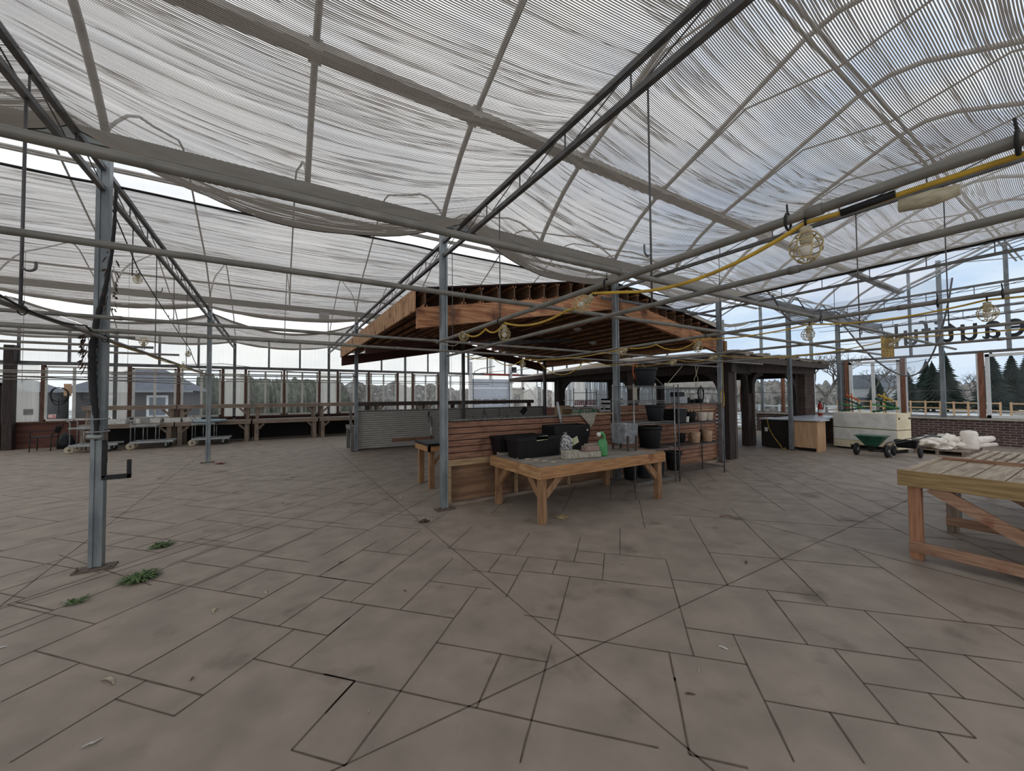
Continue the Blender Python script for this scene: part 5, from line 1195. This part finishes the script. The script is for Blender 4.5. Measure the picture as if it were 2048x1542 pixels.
def weed(c, n, l, seed, label, m_='weed', flat=.3):
    r = random.Random(seed); mb = MB()
    for k in range(n):
        a = r.uniform(0, 6.28); ll = l*r.uniform(.5, 1); b = Vector((c[0]+r.uniform(-.05, .05), c[1]+r.uniform(-.05, .05), .003)); d = Vector((math.cos(a), math.sin(a), flat*r.uniform(.1, 1))); s = Vector((-d.y, d.x, 0))*.006
        m = b+d*ll*.55+Vector((0, 0, .012)); e = b+d*ll; e.z = max(.004, e.z*.5)
        mb.add([b-s, b+s, m+s*1.5, m-s*1.5, e], [(0, 1, 2, 3), (3, 2, 4)])
    return one('weed_clump', mb, m_, label, 'weeds')
weed((-1.02, 4.72), 150, .17, 1, 'bright green weed clump in the joint right of the foreground post')
weed((-1.05, 5.62), 90, .12, 2, 'darker green weed tuft farther up the joint'); weed((-1.35, 4.45), 24, .08, 3, 'sparse green growth in the joint before the foreground post'); weed((1.63, 4.86), 30, .07, 5, 'dry little weed tuft in the joint left of the slat wall', 'dead_vine'); weed((-1.15, 11.9), 40, .16, 6, 'reddish dry scraps around the foot of the post by the flat cart', 'red_litter')
LT = [((-.80, 3.10), .11, 'pale_litter', 'curled tan leaf scrap in the left foreground'), ((-.37, 3.70), .09, 'pale_litter', 'short tan stick in the left foreground'), ((-.05, 3.82), .06, 'pale_litter', 'small tan chip near the left joint'),
      ((-.72, 2.60), .07, 'paper', 'torn white paper slip in the left foreground'), ((-.40, 2.88), .04, 'leaf_litter', 'small reddish leaf bit near the paper slip'), ((-1.5, 3.9), .05, 'paper', 'white scrap by the weeds in front of the foreground post'),
      ((.92, 3.22), .04, 'leaf_litter', 'rusty brown leaf at the middle of the foreground'), ((.42, 2.10), .03, 'pale_litter', 'tiny beige curl at the lower middle'), ((2.82, 2.62), .05, 'paper', 'small white strip by the long joint right of centre'),
      ((2.1, 1.38), .04, 'pale_litter', 'beige seed pod at the lower right'), ((2.42, 1.42), .05, 'paper', 'white moth shaped scrap at the lower right'), ((5.0, 2.9), .07, 'red_litter', 'dark red leaf cluster on the right of the floor'),
      ((3.83, 2.0), .08, 'leaf_litter', 'dark pine cone like scrap on the right of the floor'), ((1.72, 6.2), .10, 'paper', 'white plastic scrap left of the slat wall end'), ((.3, 9.0), .10, 'leaf_litter', 'dark leaf scrap on the floor toward the grey slat wall'),
      ((2.2, 8.3), .14, 'pale_litter', 'tan leaf scrap in the middle distance left'), ((-2.0, 10.4), .08, 'leaf_litter', 'dark leaf near the second post on the left'), ((1.9, 1.3), .05, 'leaf_litter', 'thin brown curved twig at the lower middle right'), ((.55, 4.1), .05, 'leaf_litter', 'brown stem bit left of centre'), ((.1, 6.9), .07, 'leaf_litter', 'brown stick scrap on the left floor')]
for k, ((x, y), s, m_, lab) in enumerate(LT):
    r = random.Random(k); mb = MB(); a = r.uniform(0, 3); K = 6; top = []; 
    for i in range(K+1):
        f = i/K; w = s*.28*math.sin(PI*min(.95, max(.12, f)))*r.uniform(.6, 1.2); cx = (f-.5)*s; cyy = s*.18*math.sin(f*3+a); z = .003+s*.10*math.sin(f*PI)*r.uniform(.5, 1)
        top += [(cx, cyy-w/2, z), (cx, cyy+w/2, z+s*.03)]
    top += [(p[0], p[1], max(.0005, p[2]-.0025)) for p in top]; n2 = 2*(K+1)
    fs = [(2*i, 2*i+1, 2*i+3, 2*i+2) for i in range(K)] + [(n2+2*i, n2+2*i+2, n2+2*i+3, n2+2*i+1) for i in range(K)]
    mb.add(top, fs); o = one('floor_litter', mb, m_, lab, 'litter'); o.location = (x, y, .001); o.rotation_euler.z = a+k
t = thing('tangle_of_twine', 'tangle of yellow twine on the floor right of the table leg', 'twine', (3.25, 4.0, 0)); r = random.Random(9); pts = [(3.22+.11*math.sin(i*1.9)*r.uniform(.4, 1), 4.02+.10*math.cos(i*2.3)*r.uniform(.4, 1), .008+.012*r.random()) for i in range(26)]; obj('strand', MB().tube(pts, .004, 5), 'cage_yellow', t)

# ------------------------------------------------------------------ cage work lamps and yellow cables
def cage_lamp():
    t = thing('cage_lamp', 'x', 'lamp', (0, 0, 0)); m_ = 'cage_yellow'; mb = MB(); R0 = .068
    prof = [(.020, -.03), (.040, -.045), (.060, -.075), (R0, -.105), (.062, -.14), (.042, -.168), (.012, -.182)]
    for k in range(7):
        a = 2*PI*k/7; mb.tube([(r*math.cos(a), r*math.sin(a), z) for r, z in prof], .0032, 5)
    for r, z in ((.041, -.046), (.0665, -.092), (.0655, -.125), (.035, -.173)): mb.tube([(r*math.cos(j*PI/10), r*math.sin(j*PI/10), z) for j in range(20)], .0036, 5, closed=True)
    obj('cage', mb, m_, t, world=False)
    mb = MB(); mb.lathe([(.02, -.005), (.026, -.01)] + [p for k in range(7) for p in ((.0265, -.016-k*.011), (.0225, -.022-k*.011))] + [(.018, -.095)], (0, 0, 0), 16); s = obj('socket', mb, 'lamp_socket', t, world=False)
    obj('bulb', MB().lathe([(.012, -.09), (.022, -.11), (.024, -.128), (.016, -.145), (.004, -.152)], (0, 0, 0), 14), 'lamp_glass', s, world=False)
    obj('clamp', MB().tube([(0, 0, 0), (.02, 0, .018), (.016, 0, .05), (-.016, 0, .05), (-.02, 0, .018), (0, 0, 0)], .005, 6), 'black_rubber', t, world=False)
    t.scale = (.66,)*3
    return t
LZ = PZ-.042-.02
LAMPS = [((1.46, .55, LZ), (0, .12, .3), 'largest cage lamp in view, hanging at the upper right'), ((1.46, 1.53, LZ), (.9, .5, .3), 'tilted cage lamp before the middle of the canopy'), ((1.46, 2.48, LZ), (0, 0, .2), 'upright cage lamp beside the hanger rod left of centre'),
         ((1.46, 3.15, LZ+.03), (.6, -1.3, .9), 'cage lamp lying sideways near the slat wall end post'), ((3.62, .46, LZ), (0, .1, .2), 'cage lamp at the far right on the outer cable'), ((3.62, 1.36, LZ), (.1, .2, .2), 'cage lamp over the checkout cabinet'),
         ((3.62, 2.29, LZ), (.2, .3, .4), 'cage lamp in front of the canopy right rake beam'), ((3.50, 3.11, LZ), (1.2, .2, .3), 'cage lamp turned end on, before the middle post'), ((3.11, 4.75, LZ), (0, .1, .1), 'cage lamp on the far cable left of the kiosk post'),
         ((5.32, 1.24, LZ), (.9, .3, .2), 'cage lamp facing forward beside the yellow mesh basket'), ((5.32, 3.10, LZ), (1.3, .4, .2), 'cage lamp end on before the dark kiosk post'), ((5.32, 3.75, LZ), (1.0, .4, .6), 'cage lamp end on before the kiosk, left of the right post'),
         ((-1.41, 6.19, 3.10), (0, 0, 0), 'cage lamp hanging high at the left beside the hooked rod'), ((-1.41, 9.37, 2.52), (0, .1, 0), 'cage lamp hanging lower before the far left windows'), ((-1.385, 6.35, 2.24), (PI, .05, 0), 'cage lamp standing upside down on the left pipe'), ((-1.30, 8.2, 2.19), (0, 0, 0), 'dark little cage lamp under the left pipe')]
L0 = cage_lamp(); first = True
for p, rot, lab in LAMPS:
    if first: L0.location = p; L0.rotation_euler = rot; L0['label'] = lab; first = False
    else: dup(L0, p, lab, rot=rot)
LABELS.discard('x')
def cable(pts, label, r=.0065, m_='yellow_cable', sags=None, cat='cable'):
    P = []
    for i in range(len(pts)-1):
        a, b = Vector(pts[i]), Vector(pts[i+1]); s = sags[i] if sags else 0
        for k in range(10): f = k/10; p = a.lerp(b, f); p.z -= 4*s*f*(1-f); P.append(p)
    P.append(Vector(pts[-1])); return one('power_cable', MB().tube(P, r, 7), m_, label, cat)
zc = PZ-.05
cable([(1.49, -.4, zc), (1.48, .30, zc), (1.47, .42, zc-.005), (1.46, .55, zc), (1.45, 1.30, zc-.05), (1.46, 1.53, zc), (1.46, 1.75, zc-.05), (1.46, 2.48, zc), (1.46, 2.78, zc), (1.46, 3.15, zc+.01)], 'thick yellow cable of the lamp string from the upper right to the slat wall post', .0075, sags=[0, .0, .0, .06, .0, .02, .05, .05, .04])
one('tape_joint', MB().tube([(1.47, .34, zc+.002), (1.465, .46, zc-.004)], .011, 8), 'black_rubber', 'black taped joint in the nearest yellow cable', 'cable joint')
cable([(3.66, -.5, zc), (3.63, .46, zc), (3.62, 1.36, zc), (3.60, 2.29, zc), (3.55, 2.75, zc), (3.50, 3.11, zc), (3.1, 4.75, zc-.01), (2.6, 4.76, zc), (2.2, 4.8, zc)], 'second yellow cable sagging between the lamps at right of centre', .006, sags=[.02, .04, .03, .08, .02, .05, .10, .03])
cable([(3.35, 4.75, zc), (4.3, 4.76, zc), (5.2, 4.76, zc)], 'yellow cable drooping under the fourth cross pipe', .006, sags=[.22, .03])
cable([(5.32, -.5, zc), (5.32, 1.24, zc), (5.32, 3.10, zc), (5.32, 3.75, zc), (5.3, 4.8, zc)], 'third yellow cable over the checkout side', .0055, sags=[.03, .10, .06, .06])
cable([(-1.43, 5.25, 3.6), (-1.41, 6.19, 3.16), (-1.39, 9.37, 2.55), (-1.38, 10.9, 2.22)], 'dark cable slanting down through the left cage lamps', .006, 'black_rubber', sags=[.0, .02, .10])
cable([(-1.36, 3.3, PZ+.02), (-1.36, 4.6, PZ+.02), (-1.40, 5.2, PZ+.02)], 'dark cable drooping beside the left pipe before the foreground post', .007, 'black_rubber', sags=[.05, .03])
cable([(-1.4, 5.3, PZ-.03), (-1.39, 6.4, PZ-.03), (-1.38, 8.2, PZ-.03), (-1.38, 11, PZ-.03)], 'dull yellow cable taped along the left pipe', .008, 'yellow_cable', sags=[.01, .02, .02])
cable([(9.1, 5.3, 2.5), (10.6, 5.7, 2.52), (12.61, 5.25, 2.75)], 'tan cord sagging in front of the kiosk shingles', .007, 'lamp_socket', sags=[.14, .02])
cable([(12.61, 5.25, 2.72), (18.2, 3.4, 2.75)], 'thin dark wire sagging below the sign lettering', .007, 'black_rubber', sags=[.28])
cable([(1.9, 5.0, 2.36), (2.07, 4.9, 2.3), (1.46, 3.2, zc)], 'thin tan cord from the slat wall post to the sideways lamp', .004, 'lamp_socket', sags=[.01, .02])
cable([(-12, 15.2, 2.75), (-1.45, 15.2, 2.72), (9, 15.2, 2.8)], 'long thin wire sagging across the back bay', .009, 'galv_dark', sags=[.2, .35])
cable([(9.2, 15.0, 3.0), (11.8, 17.2, 1.9), (12.6, 17.6, 1.1)], 'slanting stay wire before the garage door falling to the right', .008, 'galv_dark'); cable([(12.7, 15.0, 3.0), (10.8, 17.2, 1.6), (10.2, 17.6, 1.1)], 'slanting stay wire before the garage door falling to the left', .008, 'galv_dark')
for k, (x, y, r_) in enumerate([(1.46, .60, .021), (1.46, .13, .021), (1.46, 1.43, .021), (1.46, 2.55, .021), (3.62, .40, .021), (3.62, .66, .021), (3.62, 1.28, .021), (3.62, 2.22, .021), (-1.385, 5.12, .022), (-1.385, 3.72, .022)]):
    mb = MB(); mb.tube([(x+r_*math.cos(j*PI/6), y, PZ-.027+1.35*r_*math.sin(j*PI/6)) for j in range(12)], .004, 5, closed=True); mb.tube([(x, y, PZ), (x+.006, y+.004, PZ+.035)], .003, 4)
    one('cable_tie', mb, 'black_rubber', 'black cable tie round the %s pipe, %s from the camera' % (['yellow lamp', 'right lamp', 'left'][0 if x == 1.46 else (1 if x > 2 else 2)], {(1.46, .13): 'first', (1.46, .60): 'second', (1.46, 1.43): 'third', (1.46, 2.55): 'fourth', (3.62, .40): 'first', (3.62, .66): 'second', (3.62, 1.28): 'third', (3.62, 2.22): 'fourth', (-1.385, 3.72): 'first', (-1.385, 5.12): 'second'}[(x, y)]), 'cable tie')
t = thing('mesh_basket', 'yellow plastic mesh basket hanging by the right gable window', 'basket', (5.32, 1.35, 2.19)); mb = MB()
for k in range(5): mb.tube([(5.30+.010*k, 1.37-.020*k, 2.19), (5.30+.010*k, 1.37-.020*k, 1.97)], .0045, 5)
for k in range(11): z = 1.97+.022*k; mb.tube([(5.30, 1.37, z), (5.34, 1.29, z)], .0042, 5)
mb.prism([(5.302, 1.372), (5.342, 1.292), (5.350, 1.296), (5.310, 1.376)], 1.97, 2.19); obj('grid', mb, 'yellow_grid', t)
t = thing('lamp_shade', 'pale plastic lamp guard blurred on the nearest yellow cable', 'lamp guard', (1.46, .26, zc)); obj('guard', MB().tube([(1.46, .22, zc-.045), (1.46, .27, zc-.045), (1.46, .33, zc-.04)], [.014, .022, .018], 12), 'lamp_socket', t)

one('price_sign', MB().box(5.16, 4.485, 1.52, 5.26, 4.495, 1.74), 'burlap', 'small faded price sign on the left post of the left wire shelf', 'sign')
for k, (x, z, s_) in enumerate(((10.3, 3.45, .10), (11.4, 3.25, .06), (14.2, 3.5, .08), (15.2, 3.15, .05))):
    cable([(x, 5.1, z), (x, -1.5, z+.05)], 'thin wire strung toward the camera at the right, %s from the canopy' % ORD[k], .006, 'galv_dark', sags=[s_])
for k, (y, z) in enumerate(((3.9, 3.35), (2.6, 3.7))):
    cable([(9.1, y, z), (18.2, y, z+.1)], 'thin wire strung across toward the sign lettering, %s one' % ['lower', 'upper'][k], .006, 'galv_dark', sags=[.12])

# ------------------------------------------------------------------ torn film at the right
def film(fn, nu, nv, m_, nm, label, thick=False):
    V = [fn(i/nu, j/nv) for j in range(nv+1) for i in range(nu+1)]; W = nu+1
    F = [(j*W+i, j*W+i+1, (j+1)*W+i+1, (j+1)*W+i) for j in range(nv) for i in range(nu)]
    me = bpy.data.meshes.new(nm); me.from_pydata(V, [], F); me.polygons.foreach_set('use_smooth', [True]*len(F)); me.materials.append(MATS[m_])
    t = thing(nm, label, 'plastic film', V[0]); o = bpy.data.objects.new('sheet', me); COL.objects.link(o); o.parent = t; o.location = -Vector(V[0])
    mb = MB(); mb.tube([V[nv*W+i] for i in range(0, W)], .018, 6); obj('hem', mb, 'galv_dark', t); return t
def f1(u, v):
    # bag-shaped hanging flap
    y = 4.75-2.45*u; top = 4.0+.2*u+.05*math.sin(u*9); lo = top-(top-2.02)*(math.sin(PI*(u**2.0))**.85 if 0 < u < 1 else 0)
    z = top+(lo-top)*v; x = 13.0+.28*math.sin(u*7+v*2)*v+.12*noise.noise(Vector((u*5, v*4, 1)))
    return (x, y-(.25*v*v*(u-.4)), z)
film(f1, 44, 26, 'film', 'torn_film', 'torn grey plastic flap hanging in front of the right gable window')
def arch_z(y, j, dz):
    pts = arch_pts(GY[j]); 
    for a, b in zip(pts, pts[1:]):
        if a[0] <= y <= b[0]: return a[1]+(b[1]-a[1])*(y-a[0])/(b[0]-a[0])-dz
    return 4.2
def f2(u, v):
    x = 9.3+9.0*u; y = -1.4+6.5*v; s = abs(math.sin(u*PI*5.12)); 
    z = arch_z(y, 0, -.03); z = z-(.04+.16*s**1.5)*(.5+.5*v)+.02*noise.noise(Vector((u*12, v*5, 2)))
    if v > .90: z -= (v-.90)*2.0*s
    return (x, y, z)
film(f2, 90, 50, 'film', 'roof_film', 'loose plastic film slung under the arches at the upper right')
def f3(u, v):
    x = 9.4+8.6*u; y = 5.1-.9*v; s = math.sin(u*PI*2.5)
    return (x, y+.2*s*v, 4.1-.75*v*(.4+.6*abs(s))+.03*noise.noise(Vector((u*9, v*2, 4))))
film(f3, 80, 14, 'film_heavy', 'roof_film', 'grey folded film sagging off the gutter right of the canopy')
def f4(u, v):
    x = 11.0+1.6*u*(1-v*.5)+.5*v; y = 6.2-.2*v; return (x, y, 3.6-1.05*v+.05*noise.noise(Vector((u*5, v*5, 6))))

# ------------------------------------------------------------------ outside
def outside():
    nx, ny = 70, 60; V = []; 
    for j in range(ny+1):
        for i in range(nx+1):
            x = -70+190*i/nx; y = -60+170*j/ny
            inside = -13 < x < 18.9 and -5 < y < 20.2
            V.append((x, y, -.22+(0 if inside else .10*noise.noise(Vector((x*.12, y*.12, 0))))))
    W = nx+1; mb = MB(); mb.add(V, [(j*W+i, j*W+i+1, (j+1)*W+i+1, (j+1)*W+i) for j in range(ny) for i in range(nx)], 0, True); struct('ground', mb, 'ground_out')
    def bank(p, q, h0, h1, d, seed, nm, label, m_, spiky=.5, n=220):
        p, q = Vector(p), Vector(q); L_ = (q-p); nrm = Vector((-L_.y, L_.x, 0)).normalized(); V = []; K = 9
        for i in range(n+1):
            f = i/n; b = p.lerp(q, f); h = h0+(h1-h0)*f; hh = h*(1+.18*noise.noise(Vector((f*9, seed, 0)))+spiky*.22*noise.noise(Vector((f*70, seed, 1)))+spiky*.10*noise.noise(Vector((f*260, seed, 2))))
            for k in range(K):
                a = PI*k/(K-1); jx = .25*noise.noise(Vector((f*50, k*1.3, seed)))
                V.append(b+nrm*(-math.cos(a)*d*(1+jx))+Vector((0, 0, -.25+hh*math.sin(a)**.7)))
        F = [(i*K+k, i*K+k+1, (i+1)*K+k+1, (i+1)*K+k) for i in range(n) for k in range(K-1)]
        mb = MB(); mb.add(V, F, 0, True); return one(nm, mb, m_, label, 'vegetation', kind='stuff')
    bank((-6, 44, 0), (6, 46, 0), 3.9, 3.6, 3, 1, 'brush_bank', 'dark green grey brushy bank seen through the left windows', 'brush_green', .5)
    bank((5, 47, 0), (20, 50, 0), 3.2, 3.1, 3, 2, 'brush_bank', 'grey brushy bank seen through the middle back windows', 'brush', 1.2)
    bank((19, 52, 0), (50, 46, 0), 2.9, 2.6, 3, 3, 'brush_bank', 'low distant brush behind the garage door', 'brush', 1.2)
    bank((38, 31, 0), (44, 17.5, 0), 3.4, 3.2, 3, 4, 'brush_bank', 'grey stony looking bank seen through the kiosk', 'brush', .5)
    bank((78, 30, 0), (84, -12, 0), 3.3, 3.2, 3, 5, 'brush_bank', 'distant brown hedge behind the conifers', 'brush', 1.2)
    def bare(x, y, h, seed, label, depth=5, tw=.10, spread=.55):
        r = random.Random(seed); t = thing('bare_tree', label, 'tree', (x, y, -.25)); trunk = MB(); br = MB()
        def grow(p, d, l, rad, k, mb_):
            q = p+d*l; mid = p.lerp(q, .5)+Vector((r.uniform(-1, 1), r.uniform(-1, 1), 0))*l*.08
            mb_.tube([p, mid, q], [rad, rad*.85, rad*.68], 5 if k < 3 else 4, cap=False)
            if k >= depth: return
            for _ in range(3 if k < 4 else 2):
                a = r.uniform(0, 6.28); e = Vector((math.cos(a), math.sin(a), 0)); nd = (d*(1-spread*.45)+e*spread*r.uniform(.6, 1.2)+Vector((0, 0, .12))).normalized()
                grow(q, nd, l*r.uniform(.62, .80), rad*.62, k+1, br)
        grow(Vector((x, y, -.25)), Vector((0, 0, 1)), h*.26, tw, 0, trunk)
        obj('trunk', trunk, 'bare_twig', t); obj('branches', br, 'bare_twig', t)
    bare(34.0, 11.9, 6.2, 3, 'bare branching tree seen through the glazing right of the brick pier', 6, .16, .62)
    bare(36.5, 9.7, 5.2, 5, 'bare tree half hidden by the white window frame', 6, .10, .7)
    bare(5.2, 44, 4.9, 7, 'bare tree seen through the middle back window', 6, .08, .6); bare(7.4, 43, 4.4, 8, 'bare bushy tree left of the slat wall corner windows', 6, .07, .7); bare(12.2, 45, 4.6, 9, 'bare tree behind the first window past the canopy end', 6, .07, .6)
    bare(60, 8.6, 5.2, 10, 'bare reddish tree between the conifers', 6, .09, .7); bare(62, 5.0, 5.0, 11, 'bare tree at the right end of the conifer row', 6, .09, .7); bare(-1.6, 40, 3.9, 12, 'small bare tree behind the post by the flat cart', 6, .06, .8)
    def conifer(x, y, h, w, seed, label):
        r = random.Random(seed); t = thing('conifer', label, 'tree', (x, y, -.25)); obj('trunk', MB().tube([(x, y, -.25), (x, y, h*.97)], [.14, .02], 6), 'bare_twig', t); mb = MB(); n = int(16+h*2)
        for k in range(n):
            f = k/(n-1); z = .35+(h-.45)*f; rad = w*(1-f)**.85+.06; m = 15; tl = []
            for j in range(m*2):
                a = PI*j/m+r.random(); rr = rad*(r.uniform(.85, 1.15) if j % 2 == 0 else r.uniform(.35, .55)); tl.append((x+rr*math.cos(PI*j/m+k), y+rr*math.sin(PI*j/m+k), z-.22*rr/max(w, .1)-r.uniform(0, .16)*rad))
            mb.add(tl+[(x, y, z+h*1.6/n)], [(j, (j+1) % (2*m), 2*m) for j in range(2*m)])
        obj('foliage', mb, 'conifer', t)
    CF = [(55, 12.4, 4.0, 1.5, 'short conifer behind the right edge of the white window'), (56, 11.2, 4.9, 1.5, 'pointed conifer just left of the second gable post'), (54, 10.4, 4.6, 1.6, 'broad conifer beside the first pair'), (55, 9.7, 5.5, 1.5, 'tallest conifer left of the gable post'),
          (55, 6.9, 5.3, 1.6, 'dark conifer partly behind the red brown window post'), (56, 5.9, 5.0, 1.5, 'conifer just inside the right hand window'), (57, 5.1, 5.3, 1.5, 'second conifer in the right hand window'), (58, 3.9, 4.8, 1.7, 'rounded conifer at the right picture edge'), (56, 15.0, 3.4, 1.3, 'low conifer right of the grey barn'), (52, 13.9, 3.2, 1.1, 'small conifer between barn and tall trees')]
    for k, (x, y, h, w, lab) in enumerate(CF): conifer(x, y, h, w, k+20, lab)
    # house seen through the left windows
    x0, x1, y = -9.3, -4.7, 30.0; t = thing('house', 'low dark house with white framed windows seen through the left back windows', 'building', (-7, y, -.2))
    obj('wall', MB().box(x0, y, -.2, x1, y+7, 2.15), 'house_wall', t); mb = MB()
    mb.add([(x0-.5, y-.5, 2.12), (x1+.5, y-.5, 2.12), (x1+.5, y+7.5, 2.12), (x0-.5, y+7.5, 2.12), (x0+1.6, y+3.5, 3.6), (x1-1.6, y+3.5, 3.6)], [(0, 1, 5, 4), (1, 2, 5), (2, 3, 4, 5), (3, 0, 4), (0, 3, 2, 1)]); obj('roof', mb, 'house_roof', t)
    for a in (-8.55, -6.35):
        f = obj('window', MB().box(a, y-.04, .55, a+.95, y, 1.85), 'white_paint', t); obj('pane', MB().box(a+.12, y-.05, .68, a+.83, y-.035, 1.72), 'barn_roof', f)
    obj('eave_lights', MB().box(x0-.5, y-.52, 2.02, x1+.5, y-.5, 2.12), 'metal_grey', t)
    t = thing('shed', 'dark shed with pale window farther left outside', 'building', (-11, 28, -.2)); obj('wall', MB().box(-12.4, 27, -.2, -9.75, 31, 2.0), 'house_wall', t); obj('roof', MB().prism([(-12.6, 2.0), (-9.6, 2.0), (-11.1, 2.7)], 26.8, 31.2, 'y'), 'house_roof', t)
    t = thing('barn', 'pale barn with grey roof seen through the white framed window', 'building', (55, 16.5, 0))
    obj('wall', MB().box(58, 15.2, -.2, 66, 18.6, 2.3), 'barn_wall', t); obj('roof', MB().prism([(15.0, 2.25), (18.8, 2.25), (18.6, 3.75), (15.3, 3.75)], 57.8, 66, 'x'), 'barn_roof', t); obj('lean_to', MB().box(57.6, 15.0, -.2, 58, 17.2, 1.15), 'house_roof', t)
    # timber rail fence across the yard
    k = 0
    for a, b, lab in (((50, 16.5), (47, 8.6), 'rustic rail fence beyond the white window'), ((44, 8.1), (41.5, 4.9), 'rustic rail fence right of the gable post'), ((41, 4.4), (40, 1.0), 'rustic rail fence in the right hand window'), ((27.5, 14.5), (28.5, 8.9), 'pale rail fence seen through the kiosk')):
        p, q = Vector((*a, 0)), Vector((*b, 0)); t = thing('rail_fence', lab, 'fence', tuple(p)); n = max(3, int((q-p).length/1.0))
        for i in range(n+1): c = p.lerp(q, i/n); obj('post', MB().box(c.x-.05, c.y-.05, -.25, c.x+.05, c.y+.05, .95), 'barn_wall' if 'pale' in lab else 'pine_panel', t)
        for z in (.85, .35) : obj('rail', MB().beam((p.x, p.y, z), (q.x, q.y, z), .05, .09), 'barn_wall' if 'pale' in lab else 'pine_panel', t)
    r = random.Random(11)
    for k in range(9):
        x = 26+r.uniform(0, 12); y = 1.5+k*.95+r.uniform(-.3, .3)
        lump((x, y, -.22), (r.uniform(.4, .9), r.uniform(.3, .7), r.uniform(.15, .35)), 'low heap of yard clutter outside the gable windows, %s from the right' % ORD[k], 30+k, m_=r.choice(['pale_litter', 'metal_grey', 'terracotta', 'white_box']), amp=.5, nm='yard_heap')
    for k in range(6):
        lump((-1.5+k*3.6, 31+r.uniform(-2, 3), -.22), (r.uniform(.8, 1.6), .7, r.uniform(.2, .5)), 'low snowy mound outside the back windows, %s from the left' % ORD[k], 50+k, m_='mud_white', amp=.5, nm='snow_mound')
outside()
